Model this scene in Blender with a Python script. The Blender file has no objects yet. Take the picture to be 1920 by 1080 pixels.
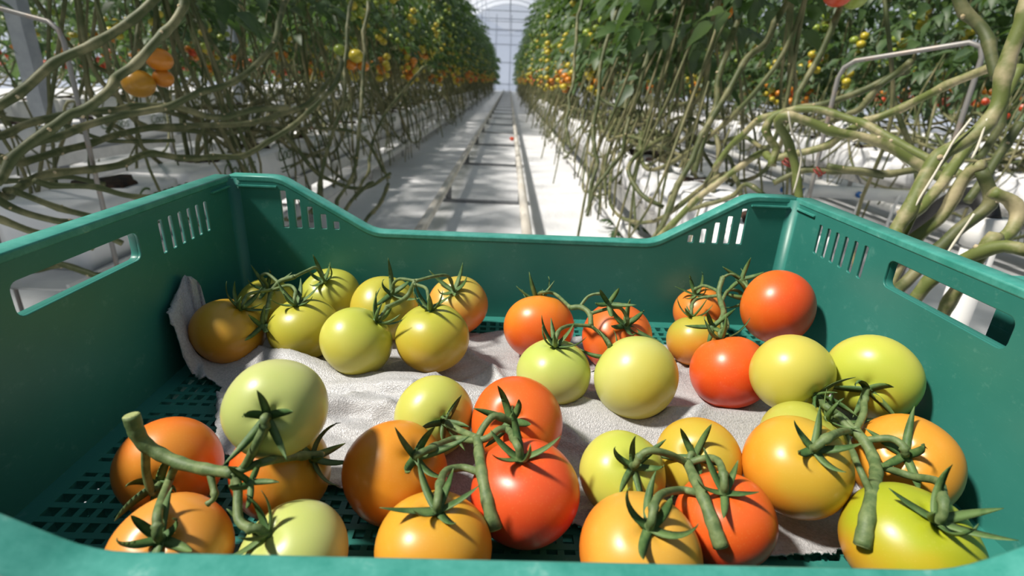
import bpy, bmesh, math, random
import numpy as np
from mathutils import Vector, Matrix, Quaternion

random.seed(7)
rng = np.random.default_rng(11)
SC = bpy.context.scene
COL = SC.collection

# ------------------------------------------------------------------ camera
F_PX, PITCH, ROLL, YAW, CAM_H = 1003.155, 0.3696, 0.045, 0.0207, 0.80
FW = np.array([math.sin(YAW) * math.cos(PITCH), math.cos(YAW) * math.cos(PITCH), -math.sin(PITCH)])
_r0 = np.array([math.cos(YAW), -math.sin(YAW), 0.0])
_u0 = np.cross(_r0, FW)
RT = math.cos(ROLL) * _r0 + math.sin(ROLL) * _u0
UP = np.cross(RT, FW)
CAM = np.array([0.0, 0.0, CAM_H])
cam_data = bpy.data.cameras.new('camera')
cam_data.sensor_width = 36.0
cam_data.lens = F_PX / 1920.0 * 36.0
cam_data.clip_start = 0.01
cam_data.clip_end = 300
cam_data.dof.use_dof = True
cam_data.dof.focus_distance = 0.40
cam_data.dof.aperture_fstop = 9.0
cam = bpy.data.objects.new('camera', cam_data)
COL.objects.link(cam)
cam.matrix_world = Matrix(((RT[0], UP[0], -FW[0], CAM[0]), (RT[1], UP[1], -FW[1], CAM[1]),
                           (RT[2], UP[2], -FW[2], CAM[2]), (0, 0, 0, 1)))
SC.camera = cam

# ------------------------------------------------------------------ light, exposure
world = bpy.data.worlds.new('greenhouse_sky')
SC.world = world
world.use_nodes = True
bgn = world.node_tree.nodes['Background']
bgn.inputs[1].default_value = 1.0
_nt = world.node_tree
_tc = _nt.nodes.new('ShaderNodeTexCoord')
_sp = _nt.nodes.new('ShaderNodeSeparateXYZ')
_cr = _nt.nodes.new('ShaderNodeValToRGB')
_nt.links.new(_tc.outputs['Generated'], _sp.inputs[0])
_nt.links.new(_sp.outputs[2], _cr.inputs[0])
_nt.links.new(_cr.outputs[0], bgn.inputs[0])
_e = _cr.color_ramp.elements
_e[0].position, _e[0].color = 0.0, (0.62, 0.67, 0.76, 1)     # hazy horizon
_e[1].position, _e[1].color = 0.45, (0.215, 0.25, 0.305, 1)    # sky overhead
sun_d = bpy.data.lights.new('sun', 'SUN')
sun_d.energy = 5.9
sun_d.angle = math.radians(5.5)
sun_d.color = (1.0, 0.94, 0.84)
sun = bpy.data.objects.new('sun', sun_d)
COL.objects.link(sun)
SUN_EL, SUN_AZ = math.radians(53), math.radians(11)
to_sun = Vector((-math.cos(SUN_EL) * math.cos(SUN_AZ), -math.cos(SUN_EL) * math.sin(SUN_AZ), math.sin(SUN_EL)))
sun.rotation_euler = to_sun.to_track_quat('Z', 'Y').to_euler()
sun.location = (-6, -2, 9)
SC.view_settings.view_transform = 'Standard'
SC.view_settings.look = 'None'
SC.view_settings.gamma = 1
SC.view_settings.use_curve_mapping = False
SC.view_settings.exposure = 0.0
try:
    SC.cycles.max_bounces = 8
    SC.cycles.transparent_max_bounces = 12
    SC.cycles.use_denoising = True
except Exception:
    pass


# ------------------------------------------------------------------ helpers
def ray(px, py):
    return FW + RT * (px - 960) / F_PX - UP * (py - 540) / F_PX


def P(px, py, Z):
    """point of the place seen at a pixel, Z metres in front of the lens"""
    return CAM + ray(px, py) * Z


def at_x(px, py, x):
    d = ray(px, py)
    return CAM + d * x / d[0]


def at_y(px, py, y):
    d = ray(px, py)
    return CAM + d * y / d[1]


def at_z(px, py, z):
    d = ray(px, py)
    return CAM + d * (z - CAM_H) / d[2]


def pix(p):
    q = np.asarray(p) - CAM
    z = q @ FW
    return np.array([960 + F_PX * (q @ RT) / z, 540 - F_PX * (q @ UP) / z]), z


class MB:
    """collects shapes into one mesh"""

    def __init__(self):
        self.v, self.f, self.m, self.n = [], [], [], 0

    def add(self, verts, faces, mat=0):
        verts = np.asarray(verts, float)
        b = self.n
        self.v.append(verts)
        self.n += len(verts)
        for fc in faces:
            self.f.append(tuple(int(i) + b for i in fc))
            self.m.append(mat)
        return self

    def box(self, x0, x1, y0, y1, z0, z1, mat=0):
        v = [(x, y, z) for z in (z0, z1) for y in (y0, y1) for x in (x0, x1)]
        return self.add(v, [(0, 2, 3, 1), (4, 5, 7, 6), (0, 1, 5, 4), (2, 6, 7, 3), (0, 4, 6, 2), (1, 3, 7, 5)], mat)

    def tube(self, path, rad, seg=8, mat=0, cap=True, flat=1.0):
        p = np.asarray(path, float)
        n = len(p)
        rad = np.broadcast_to(np.asarray(rad, float), (n,))
        t = np.gradient(p, axis=0)
        t /= np.linalg.norm(t, axis=1)[:, None] + 1e-12
        a = np.array([0, 0, 1.0]) if abs(t[0][2]) < 0.9 else np.array([1.0, 0, 0])
        u = np.cross(a, t[0])
        u /= np.linalg.norm(u)
        vs = []
        ang = np.linspace(0, 2 * math.pi, seg, endpoint=False)
        for i in range(n):
            u = u - t[i] * (u @ t[i])
            u /= np.linalg.norm(u) + 1e-12
            w = np.cross(t[i], u)
            vs.append(p[i] + rad[i] * (np.cos(ang)[:, None] * u + flat * np.sin(ang)[:, None] * w))
        fs = []
        for i in range(n - 1):
            for j in range(seg):
                k = (j + 1) % seg
                fs.append((i * seg + j, i * seg + k, (i + 1) * seg + k, (i + 1) * seg + j))
        if cap:
            fs.append(tuple(range(seg - 1, -1, -1)))
            fs.append(tuple((n - 1) * seg + j for j in range(seg)))
        return self.add(np.concatenate(vs), fs, mat)

    def ball(self, c, r, seg=12, rings=8, mat=0, sz=1.0):
        vs = [(0, 0, sz)]
        for i in range(1, rings):
            a = math.pi * i / rings
            for j in range(seg):
                b = 2 * math.pi * j / seg
                vs.append((math.sin(a) * math.cos(b), math.sin(a) * math.sin(b), math.cos(a) * sz))
        vs.append((0, 0, -sz))
        fs = []
        for j in range(seg):
            k = (j + 1) % seg
            fs.append((0, 1 + j, 1 + k))
            for i in range(rings - 2):
                fs.append((1 + i * seg + j, 1 + (i + 1) * seg + j, 1 + (i + 1) * seg + k, 1 + i * seg + k))
            b = 1 + (rings - 2) * seg
            fs.append((b + j, len(vs) - 1, b + k))
        return self.add(np.array(vs) * r + np.asarray(c), fs, mat)

    def mesh(self, name, mats, smooth=True):
        me = bpy.data.meshes.new(name)
        me.from_pydata(np.concatenate(self.v).tolist(), [], self.f)
        for m in (mats if isinstance(mats, (list, tuple)) else [mats]):
            me.materials.append(m)
        if any(self.m):
            me.polygons.foreach_set('material_index', self.m)
        if smooth:
            me.polygons.foreach_set('use_smooth', [True] * len(me.polygons))
        me.update()
        return me

    def build(self, name, mats, parent=None, loc=None, smooth=True):
        return link(name, self.mesh(name, mats, smooth), parent, loc)


def link(name, data, parent=None, loc=None):
    o = bpy.data.objects.new(name, data)
    COL.objects.link(o)
    if parent is not None:
        o.parent = parent
    if loc is not None:
        o.location = Vector(loc)
    return o


def tag(o, label=None, cat=None, group=None, kind=None):
    if label:
        o['label'] = label
    if cat:
        o['category'] = cat
    if group:
        o['group'] = group
    if kind:
        o['kind'] = kind
    return o


def thing(name, label, cat, loc=(0, 0, 0), rz=0.0, group=None):
    o = link(name, None, None, loc)
    o.rotation_euler = (0, 0, rz)
    o.empty_display_size = 0.05
    return tag(o, label, cat, group)


def spline(pts, step=6):
    """Catmull-Rom through the points"""
    p = np.asarray(pts, float)
    if len(p) < 3:
        return np.array([p[0] + (p[-1] - p[0]) * t for t in np.linspace(0, 1, step + 1)])
    q = np.vstack([2 * p[0] - p[1], p, 2 * p[-1] - p[-2]])
    out = []
    for i in range(1, len(q) - 2):
        for k in range(step):
            t = k / step
            out.append(0.5 * (2 * q[i] + (q[i + 1] - q[i - 1]) * t + (2 * q[i - 1] - 5 * q[i] + 4 * q[i + 1] - q[i + 2]) * t ** 2
                              + (3 * q[i] - q[i - 1] - 3 * q[i + 1] + q[i + 2]) * t ** 3))
    out.append(p[-1])
    return np.array(out)


# ------------------------------------------------------------------ materials
def mat(name, col, rough=0.5, spec=0.5, metal=0.0, coat=0.0, sss=0.0, trans=0.0):
    m = bpy.data.materials.new(name)
    m.use_nodes = True
    b = m.node_tree.nodes['Principled BSDF']
    b.inputs['Base Color'].default_value = (*col, 1)
    b.inputs['Roughness'].default_value = rough
    b.inputs['Specular IOR Level'].default_value = spec
    b.inputs['Metallic'].default_value = metal
    b.inputs['Coat Weight'].default_value = coat
    if sss:
        b.inputs['Subsurface Weight'].default_value = sss
        b.inputs['Subsurface Radius'].default_value = (1, 0.5, 0.25)
        b.inputs['Subsurface Scale'].default_value = 0.004
    return m


def N(m, kind, **kw):
    n = m.node_tree.nodes.new(kind)
    for k, v in kw.items():
        if hasattr(n, k):
            setattr(n, k, v)
        else:
            n.inputs[k].default_value = v
    return n


def L(m, a, b):
    m.node_tree.links.new(a, b)


def bsdf(m):
    return m.node_tree.nodes['Principled BSDF']


def coords(m, which='Object', scale=(1, 1, 1)):
    tc = N(m, 'ShaderNodeTexCoord')
    mp = N(m, 'ShaderNodeMapping')
    mp.inputs['Scale'].default_value = scale
    L(m, tc.outputs[which], mp.inputs['Vector'])
    return mp.outputs['Vector']


def ramp(m, fac, stops):
    r = N(m, 'ShaderNodeValToRGB')
    e = r.color_ramp.elements
    while len(e) < len(stops):
        e.new(0.5)
    for el, (p, c) in zip(e, stops):
        el.position = p
        el.color = (*c, 1) if len(c) == 3 else c
    L(m, fac, r.inputs['Fac'])
    return r.outputs['Color']


def noise(m, vec, scale, detail=3, rough=0.55):
    n = N(m, 'ShaderNodeTexNoise')
    n.inputs['Scale'].default_value = scale
    n.inputs['Detail'].default_value = detail
    n.inputs['Roughness'].default_value = rough
    if vec is not None:
        L(m, vec, n.inputs['Vector'])
    return n.outputs['Fac']


def mixc(m, fac, a, b):
    n = N(m, 'ShaderNodeMix', data_type='RGBA')
    for sock, v in ((n.inputs[0], fac), (n.inputs[6], a), (n.inputs[7], b)):
        if hasattr(v, 'is_linked'):
            L(m, v, sock)
        else:
            sock.default_value = v if isinstance(v, (int, float)) else (*v, 1)
    return n.outputs[2]


def bump(m, height, strength=0.3, dist=0.002):
    b = N(m, 'ShaderNodeBump')
    b.inputs['Strength'].default_value = strength
    b.inputs['Distance'].default_value = dist
    L(m, height, b.inputs['Height'])
    L(m, b.outputs['Normal'], bsdf(m).inputs['Normal'])


def two_tone(name, a, b, scale, rough=0.5, stretch=(1, 1, 1), lo=0.4, hi=0.6, bmp=0.0, which='Object', **kw):
    m = mat(name, a, rough, **kw)
    v = coords(m, which, stretch)
    nz = noise(m, v, scale, 4)
    L(m, ramp(m, nz, [(lo, a), (hi, b)]), bsdf(m).inputs['Base Color'])
    if bmp:
        bump(m, nz, bmp, 0.002)
    return m


def crate_material():
    m = mat('crate_plastic', (0.02, 0.22, 0.175), 0.40, 0.45)
    v = coords(m)
    base = ramp(m, noise(m, v, 9, 4), [(0.3, (0.022, 0.160, 0.132)), (0.7, (0.036, 0.205, 0.170))])
    # hairline scratches and pale scuffs worn into the plastic
    w = coords(m, 'Object', (6, 6, 40))
    s1 = ramp(m, noise(m, w, 22, 6, 0.7), [(0.60, (0, 0, 0)), (0.72, (1, 1, 1))])
    s2 = ramp(m, noise(m, v, 70, 5, 0.75), [(0.59, (0, 0, 0)), (0.70, (1, 1, 1))])
    both = mixc(m, 0.5, s1, s2)
    sc = N(m, 'ShaderNodeMath', operation='MULTIPLY')
    L(m, both, sc.inputs[0])
    sc.inputs[1].default_value = 0.28
    L(m, mixc(m, sc.outputs[0], base, (0.26, 0.50, 0.44)), bsdf(m).inputs['Base Color'])
    bump(m, noise(m, v, 120, 3), 0.06, 0.001)
    return m


def rim_material():
    m = mat('crate_worn_lit_rim', (0.08, 0.33, 0.28), 0.42)
    v = coords(m)
    c = ramp(m, noise(m, v, 60, 6, 0.7), [(0.35, (0.03, 0.235, 0.19)), (0.62, (0.07, 0.32, 0.27)), (0.8, (0.26, 0.5, 0.44))])  # pale base carries the sky and sun on the rim; flecks are wear
    L(m, c, bsdf(m).inputs['Base Color'])
    bump(m, noise(m, v, 200, 3), 0.1, 0.001)
    return m


def tomato_material(low, mid, top, seed, patch=None):
    m = mat('tomato_skin', mid, 0.35, 0.5, coat=0.08, sss=0.10)
    tc = N(m, 'ShaderNodeTexCoord')
    sep = N(m, 'ShaderNodeSeparateXYZ')
    L(m, tc.outputs['Generated'], sep.inputs[0])
    mp = N(m, 'ShaderNodeMapping')
    mp.inputs['Location'].default_value = (seed * 3.1, seed * 1.7, seed)
    L(m, tc.outputs['Object'], mp.inputs['Vector'])
    nz = noise(m, mp.outputs[0], 26, 2)
    ad = N(m, 'ShaderNodeMath', operation='MULTIPLY_ADD')
    L(m, nz, ad.inputs[0])
    ad.inputs[1].default_value = 0.7
    L(m, sep.outputs[2], ad.inputs[2])
    sb = N(m, 'ShaderNodeMath', operation='SUBTRACT')
    L(m, ad.outputs[0], sb.inputs[0])
    sb.inputs[1].default_value = 0.35
    c = ramp(m, sb.outputs[0], [(0.12, low), (0.5, mid), (0.92, top)])
    if patch:
        f = ramp(m, noise(m, mp.outputs[0], 15, 1), [(0.50, (0, 0, 0)), (0.64, (1, 1, 1))])
        c = mixc(m, f, c, patch)
    # fine pale freckles in the skin
    sp = N(m, 'ShaderNodeTexVoronoi')
    sp.inputs['Scale'].default_value = 620
    L(m, mp.outputs[0], sp.inputs['Vector'])
    fr = ramp(m, sp.outputs['Distance'], [(0.08, (0.09, 0.09, 0.09)), (0.30, (0, 0, 0))])
    c = mixc(m, fr, c, (0.75, 0.6, 0.2))
    L(m, c, bsdf(m).inputs['Base Color'])
    return m


M = {}
M['crate'] = crate_material()
M['rim'] = rim_material()
M['stalk'] = two_tone('tomato_stalk', (0.085, 0.138, 0.047), (0.155, 0.21, 0.08), 160, 0.6, bmp=0.25)
M['stalk_cut'] = mat('stalk_cut_end', (0.32, 0.36, 0.14), 0.7)
M['calyx'] = two_tone('tomato_calyx', (0.05, 0.115, 0.03), (0.11, 0.185, 0.055), 120, 0.6, bmp=0.2)
M['vine'] = two_tone('vine_stem', (0.060, 0.078, 0.022), (0.20, 0.19, 0.09), 18, 0.6, (1, 1, 1), 0.46, 0.66, bmp=0.35)
M['vine_pale'] = two_tone('vine_stem_pale', (0.12, 0.15, 0.035), (0.42, 0.36, 0.21), 18, 0.6, (1, 1, 1), 0.46, 0.64, bmp=0.35)
M['vine_scar'] = two_tone('vine_leaf_scar', (0.38, 0.30, 0.16), (0.50, 0.42, 0.28), 90, 0.8)
M['stem'] = two_tone('plant_stem', (0.075, 0.095, 0.03), (0.22, 0.20, 0.10), 8, 0.65, (1, 1, 1), 0.42, 0.62)
M['film_bag'] = two_tone('white_bag_film', (0.78, 0.79, 0.83), (0.87, 0.87, 0.89), 7, 0.35, bmp=0.25)
M['coir'] = two_tone('dark_coir', (0.006, 0.005, 0.005), (0.05, 0.022, 0.011), 40, 0.95, bmp=0.6)
M['print'] = mat('green_print', (0.055, 0.11, 0.03), 0.6)
M['steel'] = two_tone('galvanised_steel', (0.36, 0.36, 0.36), (0.50, 0.49, 0.47), 30, 0.4, metal=0.6)
M['rail'] = two_tone('pipe_rail_paint', (0.55, 0.51, 0.45), (0.70, 0.67, 0.62), 18, 0.45, (1, 0.2, 1))
M['bracket'] = two_tone('rail_bracket_steel', (0.17, 0.18, 0.19), (0.27, 0.27, 0.28), 20, 0.5, metal=0.4)
M['rod'] = two_tone('rusty_rod', (0.30, 0.29, 0.28), (0.36, 0.27, 0.21), 25, 0.5, metal=0.4, lo=0.5, hi=0.7)
M['column'] = two_tone('galvanised_column', (0.30, 0.33, 0.38), (0.36, 0.39, 0.44), 12, 0.5, metal=0.3)
M['pvc'] = two_tone('white_pvc', (0.72, 0.72, 0.72), (0.8, 0.79, 0.77), 10, 0.3)
M['blue'] = mat('blue_fitting', (0.02, 0.13, 0.42), 0.4)
M['rubber'] = mat('black_rubber', (0.012, 0.012, 0.013), 0.5)
M['redclip'] = mat('red_clip', (0.20, 0.03, 0.02), 0.5)
M['twine'] = mat('white_twine', (0.62, 0.58, 0.48), 0.8)
M['gutter'] = two_tone('coated_gutter', (0.55, 0.55, 0.55), (0.66, 0.66, 0.65), 10, 0.4)


def leaf_material(name, a, b):
    m = two_tone(name, a, b, 9, 0.5, which='Object')
    nt = m.node_tree
    out = nt.nodes['Material Output']
    tr = N(m, 'ShaderNodeBsdfTranslucent')
    tr.inputs['Color'].default_value = (b[0] * 1.5, b[1] * 1.7, b[2] * 0.7, 1)
    mx = N(m, 'ShaderNodeMixShader')
    mx.inputs[0].default_value = 0.28
    L(m, bsdf(m).outputs[0], mx.inputs[1])
    L(m, tr.outputs[0], mx.inputs[2])
    L(m, mx.outputs[0], out.inputs['Surface'])
    return m


M['leaf'] = leaf_material('tomato_leaf', (0.035, 0.075, 0.03), (0.075, 0.13, 0.045))
M['leaf2'] = leaf_material('tomato_leaf_grey', (0.05, 0.09, 0.05), (0.09, 0.14, 0.07))
for nm, c in dict(f_green=(0.26, 0.34, 0.05), f_yellow=(0.52, 0.42, 0.04), f_orange=(0.62, 0.22, 0.02), f_red=(0.55, 0.06, 0.015), f_amber=(0.50, 0.24, 0.02)).items():
    M[nm] = mat('vine_' + nm[2:] + '_fruit', c, 0.3)


def foam_material():
    m = mat('foam_sheet', (0.72, 0.72, 0.73), 0.42, 0.6)
    v = coords(m)
    vo = N(m, 'ShaderNodeTexVoronoi')
    vo.inputs['Scale'].default_value = 900
    L(m, v, vo.inputs['Vector'])
    L(m, ramp(m, noise(m, v, 520, 3, 0.7), [(0.25, (0.30, 0.305, 0.315)), (0.75, (0.50, 0.50, 0.51))]), bsdf(m).inputs['Base Color'])
    bump(m, vo.outputs['Distance'], 0.40, 0.0009)
    return m


M['foam'] = foam_material()


def floor_material():
    m = mat('white_ground_sheet', (0.62, 0.63, 0.66), 0.55)
    v = coords(m)
    a = ramp(m, noise(m, v, 1.4, 5), [(0.32, (0.68, 0.685, 0.71)), (0.7, (0.79, 0.80, 0.83))])
    d = ramp(m, noise(m, v, 9, 6, 0.7), [(0.60, (0, 0, 0)), (0.80, (0.55, 0.55, 0.55))])
    L(m, mixc(m, d, a, (0.55, 0.49, 0.42)), bsdf(m).inputs['Base Color'])
    bump(m, noise(m, coords(m, 'Object', (3, 1, 1)), 6, 5), 0.35, 0.02)
    return m


def film_material():
    m = bpy.data.materials.new('greenhouse_film')
    m.use_nodes = True
    nt = m.node_tree
    nt.nodes.clear()
    out = nt.nodes.new('ShaderNodeOutputMaterial')
    tp = nt.nodes.new('ShaderNodeBsdfTransparent')
    tp.inputs[0].default_value = (0.93, 0.95, 1, 1)
    tl = nt.nodes.new('ShaderNodeBsdfTranslucent')
    tl.inputs[0].default_value = (0.86, 0.9, 0.96, 1)
    df = nt.nodes.new('ShaderNodeBsdfDiffuse')
    df.inputs[0].default_value = (0.8, 0.84, 0.9, 1)
    m1 = nt.nodes.new('ShaderNodeMixShader')
    m1.inputs[0].default_value = 0.35
    m2 = nt.nodes.new('ShaderNodeMixShader')
    m2.inputs[0].default_value = 0.55
    nt.links.new(tl.outputs[0], m1.inputs[1])
    nt.links.new(df.outputs[0], m1.inputs[2])
    nt.links.new(tp.outputs[0], m2.inputs[1])
    nt.links.new(m1.outputs[0], m2.inputs[2])
    nt.links.new(m2.outputs[0], out.inputs['Surface'])
    return m


M['floor'] = floor_material()
M['film'] = film_material()


# ------------------------------------------------------------------ crate
CZ = CAM_H - 0.2468            # top of the crate's grid floor
CYAW, CX, YB, CD, CW = 0.0062, 0.0119, 0.5463, 0.4075, 0.58
ZH, ZL, XL, XH = 0.1444, 0.0903, 0.1492, 0.2422
FT = 0.006                     # thickness of the floor grid
HW, HD = CW / 2, CD / 2


def crate_point(x, y, z):
    """crate-local (x right, y from the near wall, z above the grid) to the place"""
    c, s = math.cos(CYAW), math.sin(CYAW)
    yy = y - CD
    return np.array([CX + c * x - s * yy, YB + s * x + c * yy, CZ + z])


def crate_local(p):
    c, s = math.cos(CYAW), math.sin(CYAW)
    q = np.asarray(p) - np.array([CX, YB, CZ])
    return np.array([c * q[0] + s * q[1], -s * q[0] + c * q[1] + CD, q[2]])


def rrect(x0, x1, z0, z1, r, n=4):
    pts = []
    for cx_, cz_, a0 in ((x1 - r, z0 + r, -90), (x1 - r, z1 - r, 0), (x0 + r, z1 - r, 90), (x0 + r, z0 + r, 180)):
        for k in range(n + 1):
            a = math.radians(a0 + 90 * k / n)
            pts.append((cx_ + r * math.cos(a), cz_ + r * math.sin(a)))
    return pts


def round_poly(pts, rads, n=4):
    out = []
    m = len(pts)
    for i, (p, r) in enumerate(zip(pts, rads)):
        p = np.array(p, float)
        if r == 0:
            out.append(tuple(p))
            continue
        a = np.array(pts[i - 1], float) - p
        b = np.array(pts[(i + 1) % m], float) - p
        a = p + a / np.linalg.norm(a) * r
        b = p + b / np.linalg.norm(b) * r
        for k in range(n + 1):
            t = k / n
            out.append(tuple((1 - t) ** 2 * a + 2 * t * (1 - t) * p + t * t * b))
    return out


def plate(name, outline, holes, thick, mt, place, bevel=0.0006):
    """flat plate with holes, extruded; place(u, v, w) puts a plate point into the crate"""
    cu = bpy.data.curves.new(name, 'CURVE')
    cu.dimensions = '2D'
    cu.fill_mode = 'BOTH'
    cu.extrude = thick / 2 - bevel
    cu.bevel_depth = bevel
    cu.bevel_resolution = 1
    for pts in [outline] + holes:
        s = cu.splines.new('POLY')
        s.points.add(len(pts) - 1)
        for q, p in zip(s.points, pts):
            q.co = (p[0], p[1], 0, 1)
        s.use_cyclic_u = True
    o = bpy.data.objects.new(name, cu)
    me = bpy.data.meshes.new_from_object(o)
    bpy.data.objects.remove(o)
    bpy.data.curves.remove(cu)
    me.name = name
    for v in me.vertices:
        v.co = Vector(place(v.co.x, v.co.y, v.co.z + thick / 2))
    me.materials.clear()
    me.materials.append(mt)
    bm = bmesh.new()
    bm.from_mesh(me)
    bmesh.ops.remove_doubles(bm, verts=bm.verts, dist=1e-5)
    bmesh.ops.recalc_face_normals(bm, faces=bm.faces)
    bm.to_mesh(me)
    bm.free()
    return me


def crate_parts():
    parts = []
    WT = 0.003
    top = [(-HW, ZH), (-XH, ZH), (-XL, ZL), (XL, ZL), (XH, ZH), (HW, ZH)]
    rad = [0, .010, .012, .012, .010, 0]
    slots = []
    for sg in (-1, 1):
        for xc, zt in ((.2386, .133), (.2252, .1245), (.2127, .1173), (.1995, .110), (.1866, .1027)):
            slots.append(rrect(sg * xc - .0034, sg * xc + .0034, .0935, zt, .0016))
    for nm, yy, sg in (('long_wall', HD, 1), ('long_wall', -HD, -1)):
        body = round_poly([(-HW, 0), *top, (HW, 0)], [0, *rad, 0])
        parts.append((nm, plate(nm, body, slots, WT, M['crate'], lambda u, v, w, yy=yy, sg=sg: (u, yy + sg * w, v + FT)), None))
        tp = round_poly(top, rad)
        low = [(x, z - .0032) for x, z in tp[::-1]]
        parts.append(('rim', plate('rim', tp + low, [], .017, M['rim'], lambda u, v, w, yy=yy, sg=sg: (u, yy + sg * (w - .0003), v + FT + .0006), .0014), 'worn green rim, tinted paler for the light on it'))
    hslots = [rrect(-.0523 - .0138 * k + HD - .0034, -.0523 - .0138 * k + HD + .0034, .102, .131, .0022) for k in range(6)]
    handle = rrect(-.2635 + HD, -.1500 + HD, .1068, .1292, .006)
    for sg in (-1, 1):
        body = [(-HD, 0), (-HD, ZH), (HD, ZH), (HD, 0)]
        parts.append(('end_wall', plate('end_wall', body, hslots + [handle], .0026, M['crate'], lambda u, v, w, sg=sg: (sg * (HW + w), u, v + FT)), None))
        lip = rrect(-.2665 + HD, -.1470 + HD, .1038, .1322, .008)
        parts.append(('handle_lip', plate('handle_lip', lip, [handle], .006, M['crate'], lambda u, v, w, sg=sg: (sg * (HW + .0020 + w), u, v + FT)), None))
        st = [(-HD, ZH), (HD, ZH), (HD, ZH - .0032), (-HD, ZH - .0032)]
        parts.append(('rim', plate('rim', st, [], .017, M['rim'], lambda u, v, w, sg=sg: (sg * (HW + w - .0006), u, v + FT + .0006), .0014), 'worn green rim, tinted paler for the light on it'))
    # concave corners
    for sx in (-1, 1):
        for sy in (-1, 1):
            mb = MB()
            r = .009
            vs, fs = [], []
            n = 8
            for k in range(n + 1):
                a = math.pi / 2 * k / n
                x = sx * (HW - r + r * math.sin(a))
                y = sy * (HD - r + r * math.cos(a))
                vs += [(x, y, FT), (x, y, FT + ZH - .0008)]
            c0 = len(vs)
            vs += [(sx * (HW + .002), sy * (HD + .002), FT), (sx * (HW + .002), sy * (HD + .002), FT + ZH - .0008)]
            for k in range(n):
                fs.append((2 * k, 2 * k + 1, 2 * k + 3, 2 * k + 2))
                fs.append((2 * k + 1, c0 + 1, 2 * k + 3))
            mb.add(vs, fs)
            parts.append(('corner_fillet', mb.mesh('corner_fillet', M['crate']), None))
            # raised stacking ledge below the rim
            mb = MB()
            z0 = FT + .1355
            for a, b in ((.006, .046),):
                xa, xb = sorted((sx * (HW - a), sx * (HW - b)))
                ya, yb = sorted((sy * HD, sy * (HD - .0022)))
                mb.box(xa, xb, ya, yb, z0, z0 + .0016)
                xa, xb = sorted((sx * HW, sx * (HW - .0022)))
                ya, yb = sorted((sy * (HD - a), sy * (HD - .040)))
                mb.box(xa, xb, ya, yb, z0, z0 + .0016)
            parts.append(('stacking_ledge', mb.mesh('stacking_ledge', M['rim'], False), None))
    # floor grid
    mb = MB()
    bx, by = .0130, .0145
    mb.box(-HW - .002, -HW + bx, -HD - .002, HD + .002, 0, FT)
    mb.box(HW - bx, HW + .002, -HD - .002, HD + .002, 0, FT)
    mb.box(-HW + bx, HW - bx, -HD - .002, -HD + by, 0, FT)
    mb.box(-HW + bx, HW - bx, HD - by, HD + .002, 0, FT)
    nx = int(round((CW - 2 * bx) / .0101))
    px_ = (CW - 2 * bx) / nx
    for i in range(1, nx):
        x = -HW + bx + px_ * i
        wd = .0019 if i % 7 else .0034
        mb.box(x - wd, x + wd, -HD + by - .002, HD - by + .002, .0004, FT - .0003)
    ny = int(round((CD - 2 * by) / .0112))
    py_ = (CD - 2 * by) / ny
    for i in range(1, ny):
        y = -HD + by + py_ * i
        wd = .0021 if i % 6 else .0055
        mb.box(-HW + bx - .002, HW - bx + .002, y - wd, y + wd, .0002, FT - .0001)
    parts.append(('floor_grid', mb.mesh('floor_grid', M['crate'], False), None))
    return parts


CRATE_PARTS = crate_parts()


def make_crate(label, loc, rz, name='plastic_crate'):
    root = thing(name, label, 'crate', loc, rz)
    for nm, me, lb in CRATE_PARTS:
        o = link(nm, me, root)
        if lb:
            o['label'] = lb
    return root


cb = crate_point(0, HD, -FT)
make_crate('green plastic crate with stepped sides and hand holes holding the tomatoes', cb, CYAW)
LOW_Z = CZ - FT - (ZH + FT)
make_crate('empty green plastic crate stacked directly beneath the tomato crate', (cb[0], cb[1], LOW_Z), CYAW)

# neighbouring crate to the right, its outer walls ribbed
RX0, RY1, RH = 0.345, 0.343, 0.690 - (CZ - FT)
RXC, RYC = RX0 + 0.30, RY1 - 0.20
make_crate('empty green plastic crate stacked beneath the ribbed crate on the right', (RXC, RYC, LOW_Z), 0.0)
rc = thing('ribbed_crate', 'green plastic crate with ribbed outer walls standing right of the tomato crate', 'crate', (RXC, RYC, CZ - FT))
for ax, sg in (('x', -1), ('x', 1), ('y', -1), ('y', 1)):
    mb = MB()
    half, other = (.30, .20) if ax == 'x' else (.20, .30)
    a, b = sorted((sg * (half - .004), sg * half))
    w = .017

    def bx_(u0, u1, d0, d1, z0, z1):
        lo, hi = sorted((sg * d0, sg * d1))
        if ax == 'x':
            mb.box(lo, hi, u0, u1, z0, z1)
        else:
            mb.box(u0, u1, lo, hi, z0, z1)
    bx_(-other, other, half - w - .004, half - w, 0.0, RH - .004)
    n = 15 if ax == 'x' else 22
    for i in range(n + 1):
        u = -other + .001 + (2 * other - .003) * i / n
        bx_(u, u + .002, half - w, half - .002, .004, RH - .012)
    for z in (.03, .07, .105):
        bx_(-other, other, half - w, half - .0025, z, z + .0022)
    mb.build('ribbed_wall', M['crate'], rc, smooth=False)
    mb = MB()
    oo = other if ax == 'x' else other - w - .006
    bx_(-oo, oo, half - w - .006, half, RH - .007, RH)
    r_ = mb.build('rim', M['rim'], rc, smooth=False)
    r_['label'] = 'worn green rim, tinted paler for the light on it'
mb = MB()
mb.box(-.283, .283, -.183, .183, 0, .005)
mb.build('base', M['crate'], rc, smooth=False)

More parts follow.
